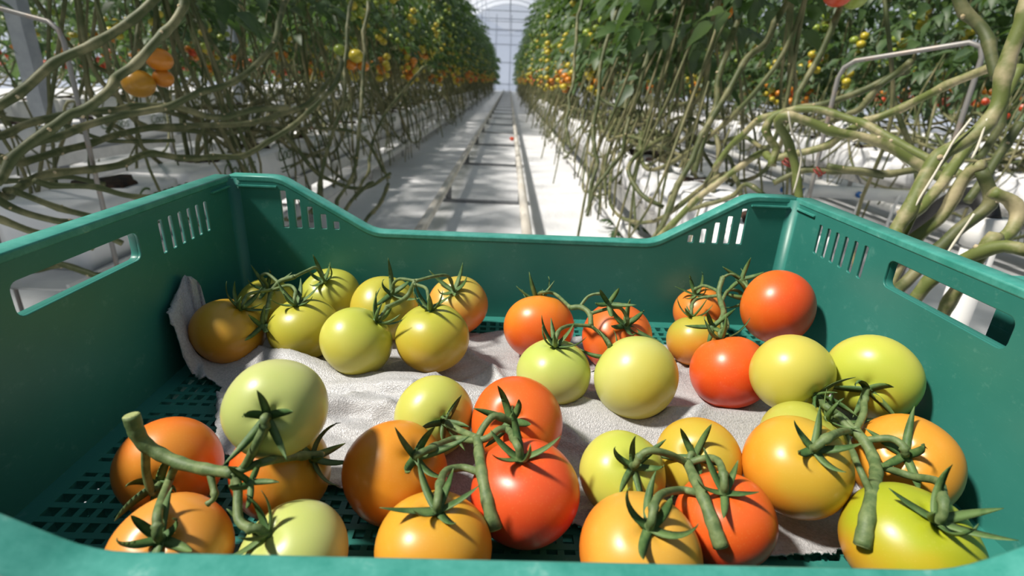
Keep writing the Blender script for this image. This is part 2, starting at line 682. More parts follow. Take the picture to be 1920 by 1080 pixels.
# trolley under the stacks
tr = thing('harvest_trolley', 'grey steel trolley carrying the stacked green crates', 'trolley', (0.32, 0.25, 0.0))
mb = MB()
zt = LOW_Z
mb.box(-.68, .68, -.34, .36, zt - .004, zt - .0005)
for y in (-.34, .325):
    mb.box(-.68, .68, y, y + .035, zt - .045, zt - .004)
for x in (-.68, 0.0, .645):
    mb.box(x, x + .035, -.305, .325, zt - .045, zt - .004)
mb.build('deck', M['bracket'], tr, smooth=False)
for x in (-.62, .60):
    for y in (-.30, .31):
        mb = MB()
        mb.box(x - .016, x + .016, y - .016, y + .016, .10, zt - .045)
        lg = mb.build('leg', M['bracket'], tr, smooth=False)
        mb = MB()
        a = np.linspace(-.018, .018, 5)
        mb.tube([(x + t, y, .06) for t in a], [.045, .058, .06, .058, .045], 20)
        mb.box(x - .027, x + .027, y - .012, y + .012, .095, .105)
        mb.box(x - .027, x - .021, y - .012, y + .012, .05, .10)
        mb.box(x + .021, x + .027, y - .012, y + .012, .05, .10)
        mb.build('wheel', M['rubber'], lg)

# ------------------------------------------------------------------ tomatoes of the crate
TOM = {
    'a1': (-0.2377, 0.4244, 0.0320, 0.0307, 0.4995, 0.0882, 0.8618, 0.88),
    'a2': (-0.2311, 0.4880, 0.0297, 0.0280, 0.2376, -0.3366, 0.9112, 0.90),
    'a3': (-0.1759, 0.4361, 0.0313, 0.0309, -0.1383, -0.1230, 0.9827, 0.88),
    'a4': (-0.1753, 0.5117, 0.0318, 0.0300, -0.0787, -0.4652, 0.8817, 0.88),
    'b1': (-0.1190, 0.4011, 0.0385, 0.0302, 0.6653, 0.1140, 0.7378, 0.90),
    'b2': (-0.0575, 0.4123, 0.0385, 0.0317, -0.0646, -0.0009, 0.9979, 0.90),
    'b3': (-0.1130, 0.4795, 0.0348, 0.0327, 0.3851, -0.4856, 0.7848, 0.90),
    'b4': (-0.0438, 0.4994, 0.0321, 0.0306, -0.1040, -0.5344, 0.8388, 0.88),
    'c1': (0.0357, 0.4485, 0.0348, 0.0327, -0.0442, 0.6997, 0.7130, 0.88),
    'c2': (0.0432, 0.3669, 0.0353, 0.0288, -0.0158, -0.0251, 0.9996, 0.88),
    'c3': (0.1060, 0.4354, 0.0341, 0.0319, 0.0840, -0.6417, 0.7624, 0.90),
    'c4': (0.1040, 0.3513, 0.0417, 0.0318, -0.5079, 0.8273, 0.2399, 0.92),
    'd1': (0.2095, 0.5173, 0.0283, 0.0268, -0.3955, -0.1951, 0.8975, 0.90),
    'd2': (0.1822, 0.4466, 0.0283, 0.0264, -0.1400, 0.4359, 0.8890, 0.90),
    'd3': (0.1910, 0.3870, 0.0299, 0.0313, -0.2182, 0.4956, 0.8407, 0.95),
    'd4': (0.2607, 0.4631, 0.0582, 0.0345, -0.6382, 0.7698, -0.0117, 0.92),
    'e1': (0.2136, 0.3410, 0.0563, 0.0290, 0.2894, -0.9393, -0.1843, 0.92),
    'e2': (0.2704, 0.3364, 0.0581, 0.0310, -0.6529, -0.7570, -0.0265, 0.80),
    'e3': (0.1771, 0.2549, 0.0422, 0.0295, -0.0577, -0.4875, 0.8712, 0.92),
    'e4': (0.2607, 0.2761, 0.0303, 0.0308, -0.5592, -0.5151, 0.6496, 0.88),
    'e5': (0.2190, 0.2118, 0.0280, 0.0326, 0.0330, -0.2816, 0.9590, 0.85),
    'e6': (0.2065, 0.2986, 0.0286, 0.0273, 0.4933, -0.1239, 0.8610, 0.90),
    'f1': (0.0763, 0.2582, 0.0299, 0.0255, 0.0803, -0.6120, 0.7867, 0.90),
    'f2': (0.1279, 0.2749, 0.0290, 0.0263, -0.4387, -0.6761, 0.5920, 0.88),
    'f3': (0.1257, 0.2246, 0.0292, 0.0260, -0.2296, -0.1048, 0.9676, 0.90),
    'f4': (0.0744, 0.2019, 0.0287, 0.0304, -0.0036, -0.2630, 0.9648, 0.86),
    'g1': (-0.0581, 0.2548, 0.0292, 0.0303, 0.5303, -0.3860, 0.7548, 0.92),
    'g2': (-0.0428, 0.3085, 0.0321, 0.0269, 0.4239, -0.8335, 0.3545, 0.90),
    'g3': (0.0137, 0.2995, 0.0348, 0.0305, -0.2042, -0.7779, 0.5943, 0.90),
    'g4': (0.0175, 0.2404, 0.0301, 0.0306, -0.1538, -0.0859, 0.9843, 0.90),
    'g5': (-0.0293, 0.2041, 0.0258, 0.0290, 0.0700, 0.0332, 0.9970, 0.88),
    'h1': (-0.1900, 0.2548, 0.0281, 0.0284, 0.3167, -0.9168, 0.2434, 0.88),
    'h2': (-0.1152, 0.2389, 0.0820, 0.0257, 0.1984, -0.8965, 0.3961, 0.95),
    'h3': (-0.1255, 0.2548, 0.0283, 0.0291, 0.8687, -0.1010, 0.4849, 0.88),
    'h4': (-0.1562, 0.1975, 0.0246, 0.0279, 0.1739, -0.4307, 0.8856, 0.85),
    'h5': (-0.0970, 0.1977, 0.0242, 0.0272, -0.4551, -0.2004, 0.8676, 0.85),
}

GRN = ((.44, .44, .10), (.45, .47, .15), (.36, .43, .10))
PAL = dict(
    a1=((.50, .20, .012), (.58, .26, .02), (.54, .32, .03)), a2=((.42, .33, .03), (.45, .36, .035), (.40, .37, .04)),
    a3=((.50, .38, .03), (.52, .43, .045), (.45, .43, .05)), a4=((.48, .40, .04), (.50, .46, .06), (.42, .44, .06)),
    b1=((.55, .49, .06), (.56, .55, .10), (.46, .50, .07)), b2=((.58, .33, .025), (.55, .40, .04), (.44, .43, .05)),
    b3=((.56, .38, .03), (.55, .42, .045), (.44, .42, .05)), b4=((.74, .11, .016), (.74, .19, .022), (.52, .40, .07)),
    c1=((.72, .10, .014), (.74, .17, .016), (.70, .24, .022)), c2=((.54, .50, .11), (.55, .56, .18), (.46, .53, .11)),
    c3=((.70, .065, .014), (.72, .09, .016), (.70, .15, .02)), c4=((.56, .50, .08), (.56, .56, .16), (.50, .54, .11)),
    d1=((.70, .07, .014), (.72, .12, .018), (.66, .22, .03)), d2=((.66, .21, .02), (.62, .28, .03), (.42, .38, .05)),
    d3=((.70, .055, .01), (.72, .09, .012), (.70, .13, .016)), d4=((.70, .065, .012), (.72, .11, .013), (.72, .17, .018)),
    e1=((.58, .45, .055), (.58, .51, .085), (.54, .50, .08)), e2=((.60, .50, .08), (.56, .53, .09), (.46, .51, .06)),
    e3=((.68, .20, .014), (.72, .26, .018), (.58, .36, .035)), e4=((.72, .18, .014), (.74, .25, .018), (.68, .30, .03)),
    e5=((.70, .17, .012), (.62, .32, .02), (.36, .40, .02)), e6=((.46, .42, .07), (.46, .44, .08), (.40, .41, .06)),
    f1=((.58, .47, .05), (.56, .53, .10), (.46, .50, .07)), f2=((.70, .27, .02), (.66, .33, .03), (.50, .38, .04)),
    f3=((.66, .03, .012), (.70, .05, .013), (.70, .11, .015)), f4=((.74, .13, .014), (.74, .22, .02), (.62, .32, .04)),
    g1=((.60, .10, .012), (.68, .20, .016), (.66, .26, .02)), g2=((.62, .44, .06), (.54, .53, .10), (.48, .51, .10)),
    g3=((.70, .06, .012), (.72, .09, .013), (.70, .13, .016)), g4=((.68, .038, .014), (.70, .055, .016), (.70, .09, .02)),
    g5=((.72, .17, .012), (.72, .26, .02), (.64, .33, .03)), h1=((.68, .14, .016), (.72, .17, .018), (.66, .24, .025)),
    h2=((.54, .52, .20), (.54, .55, .24), (.46, .52, .16)), h3=((.64, .07, .012), (.68, .13, .016), (.62, .28, .03)),
    h4=((.64, .13, .016), (.68, .21, .025), (.70, .30, .05)), h5=((.62, .48, .16), (.54, .55, .23), (.46, .52, .15)))
PATCH = dict(e5=(.34, .38, .018), d2=(.42, .36, .04), h3=(.58, .33, .03), f4=(.66, .36, .05))
TLAB = dict(a1='shaded amber tomato', a2='olive yellow tomato', a3='yellow tomato', a4='yellow green tomato', b1='pale green tomato',
            b2='yellow tomato turning orange', b3='yellow tomato', b4='orange tomato with green shoulder', c1='orange tomato', c2='pale green tomato',
            c3='red tomato', c4='large pale green tomato', d1='red orange tomato', d2='small half green tomato', d3='bright red tomato',
            d4='red orange tomato', e1='yellow green tomato', e2='large yellow green tomato', e3='orange tomato', e4='large orange tomato',
            e5='orange tomato with green shoulder', e6='half hidden green tomato', f1='yellow green tomato', f2='orange yellow tomato',
            f3='red tomato', f4='orange tomato', g1='dark orange tomato', g2='small green tomato', g3='red tomato', g4='deep red tomato',
            g5='light orange tomato', h1='orange tomato', h2='pale green tomato', h3='orange tomato turning red', h4='orange tomato with pale streaks', h5='pale green tomato')


def stem_end(nm):
    x, y, z, R, ax, ay, az, k = TOM[nm]
    c = np.array([x, y, z + CZ])
    a = np.array([ax, ay, az])
    a /= np.linalg.norm(a)
    return c, R, a, k, c + a * (k * R - .11 * R + .0008)


def tomato_mesh(nm, R, k, seed):
    rg = np.random.default_rng(seed)
    rings, seg = 36, 48
    ph1, ph2 = rg.uniform(0, 6.28, 2)
    lob = rg.integers(4, 6)
    am = rg.uniform(.010, .022)
    egg = rg.uniform(-.03, .04)
    vs = []
    for i in range(rings + 1):
        t = math.pi * i / rings
        st, ct = math.sin(t), math.cos(t)
        for j in range(seg):
            p = 2 * math.pi * j / seg
            sh = (0.35 + 0.65 * max(0, ct)) * min(1, st * 2.2)
            f = 1 + am * math.cos(lob * p + ph1) * sh + .010 * math.cos(2 * p + ph2) * st
            rr = R * f * st * (1 + egg * ct)
            # fuller shoulders than a plain ellipsoid
            z = k * R * (ct * (1 + .05 * st * st))
            if ct > 0:
                z -= .11 * R * math.exp(-(st / .26) ** 2) * (1 + .35 * math.cos(lob * p + ph1) * min(1, st * 5))
            elif st < .16:
                z += .018 * R * math.exp(-(st / .07) ** 2)
            vs.append((rr * math.cos(p), rr * math.sin(p), z))
    fs = []
    for i in range(rings):
        for j in range(seg):
            q = (j + 1) % seg
            a, b, c, d = i * seg + j, i * seg + q, (i + 1) * seg + q, (i + 1) * seg + j
            fs.append((a, d, c, b))
    mb = MB().add(vs, fs)
    me = mb.mesh('tomato', tomato_material(*PAL[nm], seed, PATCH.get(nm)))
    bm = bmesh.new()
    bm.from_mesh(me)
    bmesh.ops.remove_doubles(bm, verts=bm.verts, dist=1e-6)
    bm.to_mesh(me)
    bm.free()
    return me


def calyx_mesh(seed, scale=1.0, n=None, flare=None):
    """five or six narrow curling sepals round a small disc; z is the stalk direction"""
    rg = np.random.default_rng(seed)
    n = n or int(rg.integers(5, 7))
    mb = MB()
    mb.ball((0, 0, .0002), .0034 * scale, 12, 6, sz=.45)
    off = rg.uniform(0, 6.28)
    for i in range(n):
        az = off + 2 * math.pi * (i + rg.uniform(-.16, .16)) / n
        Ls = scale * rg.uniform(.020, .031)
        e0 = rg.uniform(-.05, .75) if flare is None else rg.uniform(*flare)
        curl = rg.uniform(.2, 1.5)
        side = rg.uniform(-.5, .5)
        m = 9
        r, z, el, aa = .0018, .0006, e0, az
        pts = []
        x, y = r * math.cos(az), r * math.sin(az)
        for q in range(m + 1):
            pts.append((x, y, z))
            d = Ls / m
            x += d * math.cos(el) * math.cos(aa)
            y += d * math.cos(el) * math.sin(aa)
            z += d * math.sin(el)
            el += curl / m
            aa += side / m
        s = np.linspace(0, 1, m + 1)
        wd = scale * .0023 * (0.95 + .2 * s) * (1 - s ** 2.2) + .00015
        pts = np.array(pts)
        vs, fs = [], []
        for q in range(m + 1):
            t = pts[min(q + 1, m)] - pts[max(q - 1, 0)]
            t /= np.linalg.norm(t)
            sd = np.cross(t, (0, 0, 1.0))
            sd /= np.linalg.norm(sd) + 1e-9
            nn = np.cross(sd, t)
            h = .0007 * scale * (1 - .7 * s[q])
            vs += [pts[q] + sd * wd[q] + nn * wd[q] * .35, pts[q] + nn * h * .2, pts[q] - sd * wd[q] + nn * wd[q] * .35, pts[q] - nn * h]
        for q in range(m):
            for j in range(4):
                j2 = (j + 1) % 4
                fs.append((4 * q + j, 4 * q + j2, 4 * q + 4 + j2, 4 * q + 4 + j))
        fs.append((4 * m, 4 * m + 1, 4 * m + 2, 4 * m + 3))
        mb.add(vs, fs)
    return mb.mesh('calyx', M['calyx'])


# trusses: main stalk, pedicels (each ends at a tomato or a free spot), pixel traces of the stalks turned into depth below
TRUSS = {
    'A': dict(t=['a1', 'a2', 'a3', 'a4'], label='truss of four yellow and amber tomatoes in the shaded back left corner of the crate',
              main=[(552, 519), (525, 523), (503, 545), (505, 578), (495, 605)], r=.0022,
              ped=[([(552, 519), (575, 508), (593, 502)], 'a4'), ([(520, 524), (502, 514), (490, 518)], 'a2'), ([(508, 542), (541, 535), (554, 545)], 'a3'), ([(505, 545), (468, 551)], 'a1')],
              free=[(492, 612)]),
    'B': dict(t=['b1', 'b2', 'b3', 'b4'], label='truss of three yellow tomatoes and one orange one near the back wall left of centre',
              main=[(779, 527), (761, 558), (725, 577)], r=.0022,
              ped=[([(725, 577)], 'b1'), ([(777, 535), (798, 540), (803, 556)], 'b2'), ([(779, 527), (750, 523), (738, 532)], 'b3'), ([(779, 527), (815, 518), (840, 518)], 'b4')], free=[]),
    'C': dict(t=['c1', 'c2', 'c3', 'c4'], label='truss of two pale green and two red tomatoes at the middle of the back',
              main=[(1070, 577), (1088, 571), (1113, 586), (1108, 611)], r=.0022,
              ped=[([(1070, 577), (1042, 552), (1020, 548)], 'c1'), ([(1108, 611), (1072, 610), (1050, 618)], 'c2'), ([(1113, 586), (1157, 576), (1174, 592)], 'c3'), ([(1108, 611), (1131, 630), (1143, 645)], 'c4'), ([(1088, 571), (1104, 555), (1128, 551), (1139, 562)], None)],
              free=[(1141, 570)]),
    'D': dict(t=['d1', 'd2', 'd3', 'd4'], label='truss of red and half green tomatoes in the back right corner of the crate',
              main=[(1355, 520), (1342, 548), (1352, 570), (1361, 586), (1352, 600)], r=.0024,
              ped=[([(1342, 548), (1322, 536), (1308, 540)], 'd1'), ([(1344, 556), (1312, 559), (1299, 568)], 'd2'), ([(1361, 586), (1364, 612)], 'd3'), ([(1352, 570), (1365, 545), (1385, 546)], 'd4'), ([(1352, 600), (1340, 610)], None), ([(1355, 520), (1371, 514), (1388, 522)], None)],
              free=[(1336, 613), (1390, 524)]),
    'E': dict(t=['e1', 'e2', 'e3', 'e4', 'e5', 'e6'], label='big truss of orange and yellow green tomatoes heaped along the right wall',
              main=[(1617, 1024), (1626, 975), (1635, 918), (1650, 887), (1636, 857), (1626, 828), (1604, 808)], r=.0036, cut=True,
              ped=[([(1612, 812), (1580, 783), (1550, 763)], 'e1'), ([(1606, 808), (1619, 776), (1620, 756)], 'e2'), ([(1624, 828), (1592, 809), (1562, 815)], 'e3'), ([(1630, 826), (1667, 822), (1691, 834)], 'e4'), ([(1650, 886), (1706, 892), (1758, 903), (1768, 935)], 'e5'), ([(1604, 808), (1585, 796)], 'e6'), ([(1632, 912), (1606, 866), (1586, 815)], None)], free=[]),
    'F': dict(t=['f1', 'f2', 'f3', 'f4'], label='truss of orange, red and yellow green tomatoes in front, right of the centre',
              main=[(1352, 1026), (1335, 977), (1318, 927), (1302, 899), (1289, 868)], r=.0033, cut=True,
              ped=[([(1289, 868), (1252, 851), (1218, 845), (1200, 856)], 'f1'), ([(1292, 864), (1296, 852)], 'f2'), ([(1296, 868), (1324, 859), (1346, 864), (1356, 888)], 'f3'), ([(1308, 922), (1277, 919), (1240, 927), (1226, 950)], 'f4')], free=[]),
    'G': dict(t=['g1', 'g2', 'g3', 'g4', 'g5'], label='truss of red, orange and green tomatoes at the front centre of the crate',
              main=[(928, 992), (913, 940), (903, 883), (898, 850), (896, 822)], r=.0034, cut=True,
              ped=[([(896, 822), (888, 826), (853, 823), (817, 837)], 'g1'), ([(890, 818), (860, 806), (842, 796)], 'g2'), ([(896, 820), (907, 800), (927, 780)], 'g3'), ([(899, 825), (917, 820), (937, 805), (955, 808), (968, 832)], 'g4'), ([(902, 883), (870, 877), (837, 883), (826, 906)], 'g5')], free=[]),
    'H': dict(t=['h1', 'h2', 'h3', 'h4', 'h5'], label='truss of orange and pale green tomatoes in the front left corner of the crate',
              main=[(246, 779), (256, 812), (267, 838), (303, 849), (334, 872), (382, 880), (440, 887)], r=.0034, cut=True,
              ped=[([(267, 842), (274, 884), (283, 918)], 'h1'), ([(440, 887), (459, 874), (482, 830), (496, 800)], 'h2'), ([(440, 887), (467, 875), (512, 862), (564, 855)], 'h3'), ([(334, 872), (316, 904), (297, 956), (295, 985)], 'h4'), ([(440, 887), (446, 915), (447, 972), (468, 990)], 'h5'), ([(395, 882), (398, 905), (402, 932), (388, 946)], None), ([(446, 890), (440, 915), (462, 912)], None)],
              free=[(470, 905)]),
}


def ray_sphere(px, py, c, R):
    d = ray(px, py)
    dn = d / np.linalg.norm(d)
    o = CAM - c
    b = o @ dn
    disc = b * b - (o @ o - R * R)
    if disc <= 0:
        return None
    return (-b - math.sqrt(disc)) * (dn @ FW)


def depth_at(px, py, names, lift):
    ws, zs = 0, 0
    for nm in names:
        c, R, a, k, e = stem_end(nm)
        q, z = pix(e + a * .006)
        w = 1 / ((q[0] - px) ** 2 + (q[1] - py) ** 2 + 60)
        ws += w
        zs += w * z
    z = zs / ws - lift
    for nm in TOM:
        c, R, a, k, e = stem_end(nm)
        h = ray_sphere(px, py, c, R * .985 + .0025)
        if h is not None and z > h and z < h + 2.6 * R:
            z = h
    return z


for ti, (tk, T) in enumerate(TRUSS.items()):
    ctr = np.mean([stem_end(n)[0] for n in T['t']], axis=0)
    base = np.array([ctr[0], ctr[1], CZ])
    root = thing('tomato_truss', T['label'], 'tomatoes', base, 0, 'tomato trusses in the green crate')
    for i, nm in enumerate(T['t']):
        c, R, a, k, e = stem_end(nm)
        seed = sum(ord(ch) * (11 + 7 * q) for q, ch in enumerate(nm))
        o = link('tomato', tomato_mesh(nm, R, k, seed), root, c - base)
        o.rotation_mode = 'QUATERNION'
        q = Vector(a).to_track_quat('Z', 'Y')
        o.rotation_quaternion = q
        o['label'] = TLAB[nm]
        cal = link('calyx', calyx_mesh(seed + 5, min(1.25, R / .030)), o, (0, 0, k * R - .11 * R + .0004))
    mb = MB()
    mp = np.array([P(x, y, depth_at(x, y, T['t'], .001)) for x, y in T['main']])
    if len(mp) > 3:       # even out the depths so that the stalk stays straight
        mp[1:-1] = .5 * mp[1:-1] + .25 * (mp[:-2] + mp[2:])
    path = spline(mp, 6)
    rr = np.full(len(path), T['r'])
    rr[:4] *= 1.12
    if T.get('cut'):
        rr *= np.linspace(1.12, .85, len(path))
    for q in mp[1:]:
        rr = rr * (1 + .16 * np.exp(-(np.linalg.norm(path - q, axis=1) / .0032) ** 2))
    mb.tube(path - base, rr * .94, 12)
    for pts, end in T['ped']:
        pp = [P(x, y, depth_at(x, y, T['t'], .0005)) for x, y in pts]
        j = int(np.argmin([np.linalg.norm(m_ - pp[0]) for m_ in path]))
        pp[0] = path[j]
        if end:
            c, R, a, k, e = stem_end(end)
            pp += [e + a * .006, e - a * .0005]
        pa = spline(pp, 6)
        n = len(pa)
        pr = np.full(n, T['r'] * .54 + .0003)
        kn = max(2, int(n * .62))
        pr[kn - 1:kn + 1] *= 1.28          # the knuckle of the pedicel
        pr[-2:] *= 1.3
        pr[0] *= 1.4
        if not end:
            pr = pr * np.linspace(.9, .55, n)
        mb.tube(pa - base, pr, 10)
    st = mb.build('stalk', M['stalk'], root)
    if T.get('cut'):
        mb = MB()
        d = path[0] - path[1]
        d /= np.linalg.norm(d)
        mb.tube([path[0] - base + d * .0001, path[0] - base + d * .0006], [T['r'] * 1.12, T['r'] * .95], 12)
        o = mb.build('cut_end', M['stalk_cut'], st, smooth=False)
        o['label'] = 'pale cut end'
    for fi, (x, y) in enumerate(T['free']):
        z = depth_at(x, y, T['t'], .001)
        o = link('calyx', calyx_mesh(900 + ti * 10 + fi, .62 if tk == 'H' else .85, 5), root, P(x, y, z) - base)
        o.rotation_mode = 'QUATERNION'
        o.rotation_quaternion = Vector(-ray(x, y) + np.array([0, 0, .3])).to_track_quat('Z', 'Y')
        o['label'] = 'empty calyx without fruit'


# ------------------------------------------------------------------ foam sheet under the tomatoes
def poly_inside(x, y, poly):
    c = False
    n = len(poly)
    for i in range(n):
        x0, y0 = poly[i]
        x1, y1 = poly[i - 1]
        if (y0 > y) != (y1 > y) and x < (x1 - x0) * (y - y0) / (y1 - y0) + x0:
            c = not c
    return c


def floor_xy(px, py, z=0.0):
    return crate_local(at_z(px, py, CZ + z))[:2]


ridge_px = [(424, 652), (470, 668), (560, 694), (650, 712), (740, 727), (880, 742), (1000, 758), (1060, 768), (1150, 787), (1300, 797), (1450, 795), (1600, 790)]
ridge = np.array([floor_xy(x, y, .010) for x, y in ridge_px])
fold_px = [(610, 778), (660, 772), (720, 780), (770, 800), (800, 830)]
fold = np.array([floor_xy(x, y, .006) for x, y in fold_px])
outline_px = [(415, 735), (408, 800), (414, 850), (480, 890), (640, 925), (740, 950), (850, 968), (1000, 985), (1080, 996), (1200, 1030), (1330, 1049), (1445, 1056), (1525, 1051), (1572, 1040),
              (1640, 950), (1640, 840), (1600, 740), (1500, 690), (1380, 668), (1235, 650), (1100, 640), (935, 634), (885, 633), (760, 622), (640, 606), (520, 588), (440, 572)]
outl = [tuple(floor_xy(x, y)) for x, y in outline_px]
outl += [(-.284, .335), (-.2855, .29), (-.283, .262), (-.262, .250), (-.232, .238)]
outl = np.array(outl)
tomc = []
for nm in TOM:
    c, R, a, k, e = stem_end(nm)
    tomc.append((*crate_local(c), R, a, k))


def seg_dist(p, line):
    best, sgn, tt = 9, 1, 0
    for i in range(len(line) - 1):
        a, b = line[i], line[i + 1]
        d = b - a
        t = max(0, min(1, ((p - a) @ d) / (d @ d)))
        q = a + d * t
        dist = math.hypot(*(p - q))
        if dist < best:
            best = dist
            sgn = 1 if d[0] * (p[1] - a[1]) - d[1] * (p[0] - a[0]) > 0 else -1
            tt = (i + t) / (len(line) - 1)
    return best, sgn, tt


def sstep(a, b, x):
    t = max(0, min(1, (x - a) / (b - a)))
    return t * t * (3 - 2 * t)


def foam_z(x, y):
    p = np.array([x, y])
    d, s, t = seg_dist(p, ridge)
    z = .0030 + .0014 * math.sin(41 * x + 23 * y) * math.sin(37 * y - 9 * x) + .0011 * math.sin(95 * x + 20 * math.sin(30 * y)) * math.sin(70 * y + 2)
    amp = .019 + .012 * (1 - sstep(0, .14, t)) + .0025 * math.sin(60 * x)
    w = .007 if s > 0 else .024          # steep behind the crest, sloping in front of it
    z += amp * math.exp(-(d / w) ** 2)
    d2, s2, t2 = seg_dist(p, fold)
    z += .010 * math.exp(-(d2 / .006) ** 2) + .0025 * math.exp(-((d2 - .022) / .006) ** 2)
    z += .0075 * (1 - abs(math.sin(16 * x + 26 * y + 1.2 * math.sin(22 * x)))) ** 4 + .0045 * (1 - abs(math.sin(9 * x - 38 * y + math.sin(31 * x + 2)))) ** 5
    # long soft pleats behind the crest
    if s > 0:
        z += .0022 * math.exp(-((d - .045) / .010) ** 2) + .0016 * math.exp(-((d - .075) / .009) ** 2)
    # turned-up left end round the shaded tomato
    z += .055 * sstep(-.262, -.2845, x) * sstep(.235, .262, y) * (1 - sstep(.30, .335, y))
    return z


def tomato_clear(x, y, z):
    for cx_, cy_, cz_, R, a, k in tomc:
        rr = (R + .0012) ** 2 - (x - cx_) ** 2 - (y - cy_) ** 2
        if rr > 0:
            z = min(z, cz_ - k * 1.02 * math.sqrt(rr))
    return max(z, .0004)


from mathutils.geometry import delaunay_2d_cdt
edge = spline(np.vstack([outl, outl[:1]]), 14)[:-1]
kk = np.arange(len(edge))
edge = edge + .0007 * np.stack([np.sin(kk * 1.9) + np.sin(kk * .77), np.sin(kk * 2.3 + 1) + np.cos(kk * .9)], 1)
edge[:, 0] = np.clip(edge[:, 0], -.2862, .286)
edge[:, 1] = np.clip(edge[:, 1], .012, .398)
ST = .0026
pts2 = [Vector(p_) for p_ in edge]
for x in np.arange(edge[:, 0].min(), edge[:, 0].max(), ST):
    for y in np.arange(edge[:, 1].min(), edge[:, 1].max(), ST):
        if poly_inside(x, y, outl):
            pts2.append(Vector((x, y)))
m_ = len(edge)
v2, _, f2, *_ = delaunay_2d_cdt(pts2, [(i, (i + 1) % m_) for i in range(m_)], [], 1, 1e-5)
fbase = crate_point(0, HD, 0)
fv = []
for p_ in v2:
    z = tomato_clear(p_.x, p_.y, foam_z(p_.x, p_.y))
    fv.append(crate_point(p_.x, p_.y, z + .0006) - fbase)
ff = [tuple(f_) for f_ in f2]
fo = MB().add(fv, ff).build('foam_sheet', M['foam'], None, fbase)
tag(fo, 'white foam packing sheet lying in folds under the tomatoes', 'packing sheet')
md = fo.modifiers.new('thickness', 'SOLIDIFY')
md.thickness = .0011
md.offset = 1


# ------------------------------------------------------------------ greenhouse shell
YEND = 46.0
fl = MB()
fl.add([(-14, -4, 0), (14, -4, 0), (14, YEND + 2, 0), (-14, YEND + 2, 0)], [(0, 1, 2, 3)])
tag(fl.build('floor', M['floor'], smooth=False), kind='structure')

XS = [-14, -9.33, -4.67, 0, 4.67, 9.33, 14]
gw = MB()
gw.add([(-14, YEND, 0), (14, YEND, 0), (14, YEND, 4.2)] + [(x, YEND, 4.2 + (2.4 if i % 2 == 0 else 0) * (1 if abs(x) < 14 else 0)) for i, x in enumerate(XS[::-1])] + [(-14, YEND, 4.2)],
       [tuple(range(3 + len(XS) + 1))])
tag(gw.build('wall_end', M['film'], smooth=False), kind='structure')
gf = MB()
for x in np.arange(-13.8, 14, 1.15):
    gf.box(x - .03, x + .03, YEND - .12, YEND - .05, 0, 5.5)
for z in (0.5, 2.1, 3.4, 4.4, 5.2):
    gf.box(-14, 14, YEND - .16, YEND - .10, z - .035, z + .035)
tag(gf.build('trim_end_wall_bars', M['column'], smooth=False), kind='structure')


def arch(x0, x1, n=14, h0=4.0, h1=6.2):
    t = np.linspace(0, 1, n + 1)
    return np.stack([x0 + (x1 - x0) * t, h0 + (h1 - h0) * np.sin(math.pi * t) ** .8], 1)


rf, rb = MB(), MB()
spans = [(-10.4, -4.2), (-4.2, 4.0), (4.0, 10.4)]
for a_, b_ in spans:
    ar = arch(a_, b_)
    n = len(ar)
    vs = [(x, 14.0, z) for x, z in ar] + [(x, YEND, z) for x, z in ar]
    rf.add(vs, [(i, i + 1, n + i + 1, n + i) for i in range(n - 1)])
    for y in np.arange(14, YEND, 2.6):
        rb.tube([(x, y, z - .05) for x, z in ar], .028, 6)
    for k in (2, 4, 7, 10, 12):
        x, z = ar[k]
        rb.tube([(x, 14, z - .06), (x, YEND, z - .06)], .018, 6)
    for y in np.arange(14, YEND, 5.2):
        rb.tube([(a_, y, 4.0), (b_, y, 4.0)], .022, 6)
        for x in (a_ * .7 + b_ * .3, .5 * a_ + .5 * b_, a_ * .3 + b_ * .7):
            rb.tube([(x, y, 4.0), (x, y, float(np.interp(x, ar[:, 0], ar[:, 1])))], .014, 6)
tag(rf.build('ceiling', M['film']), kind='structure')
tag(rb.build('trim_roof_bars', M['column']), kind='structure')

# columns
POSTS = []
for i, (px, py, Y, lab) in enumerate(((42, 60, 3.6, 'grey steel greenhouse column at the far left, behind the bent rod'),
                                     (436, 80, 6.4, 'grey steel greenhouse column standing in the left rows, further down'))):
    c = at_y(px, py, Y)
    POSTS.append(c)
    t = thing('steel_column', lab, 'column', (c[0], c[1], 0))
    mb = MB()
    mb.box(-.045, .045, -.045, .045, .008, 4.0)
    mb.build('post', M['column'], t, smooth=False)
    mb = MB()
    mb.box(-.09, .09, -.09, .09, 0, .008)
    mb.build('base_plate', M['steel'], t, smooth=False)

# ------------------------------------------------------------------ pipe rail track
trk = thing('pipe_rail_track', 'pale pipe rail track with sleepers running down the aisle', 'rail track', (-.14, 1.0, 0))
RXL, RXR = -.39, .11
for x in (RXL, RXR):
    mb = MB()
    mb.tube([(x + .14, .15, .13), (x + .14, 3, .13), (x + .14, 20, .13), (x + .14, 44.0, .13)], .0255, 14)
    mb.build('rail', M['rail'], trk)
y = 1.93
while y < 44.6:
    mb = MB()
    mb.box(RXL - .06 + .14, RXR + .06 + .14, y - 1.02, y - .98, .001, .018)
    sl = mb.build('sleeper', M['bracket'], trk, smooth=False)
    if y < 30:
        for x in (RXL, RXR):
            mb = MB()
            mb.box(x + .14 - .020, x + .14 + .020, y - 1.003, y - .997, .018, .108)
            mb.box(x + .14 - .020, x + .14 - .016, y - 1.018, y - .982, .018, .108)
            mb.build('bracket', M['bracket'], sl, smooth=False)
    y += 1.75

# ------------------------------------------------------------------ growing rows: gutters, bags
ROWS = [(-1.23, 'first row left of the rail track', -1), (.78, 'first row right of the rail track', 1),
        (-2.80, 'second row left of the rail track', -2), (2.70, 'second row right of the rail track', 2),
        (-4.45, 'third row left of the rail track', -3), (4.60, 'third row right of the rail track', 3)]


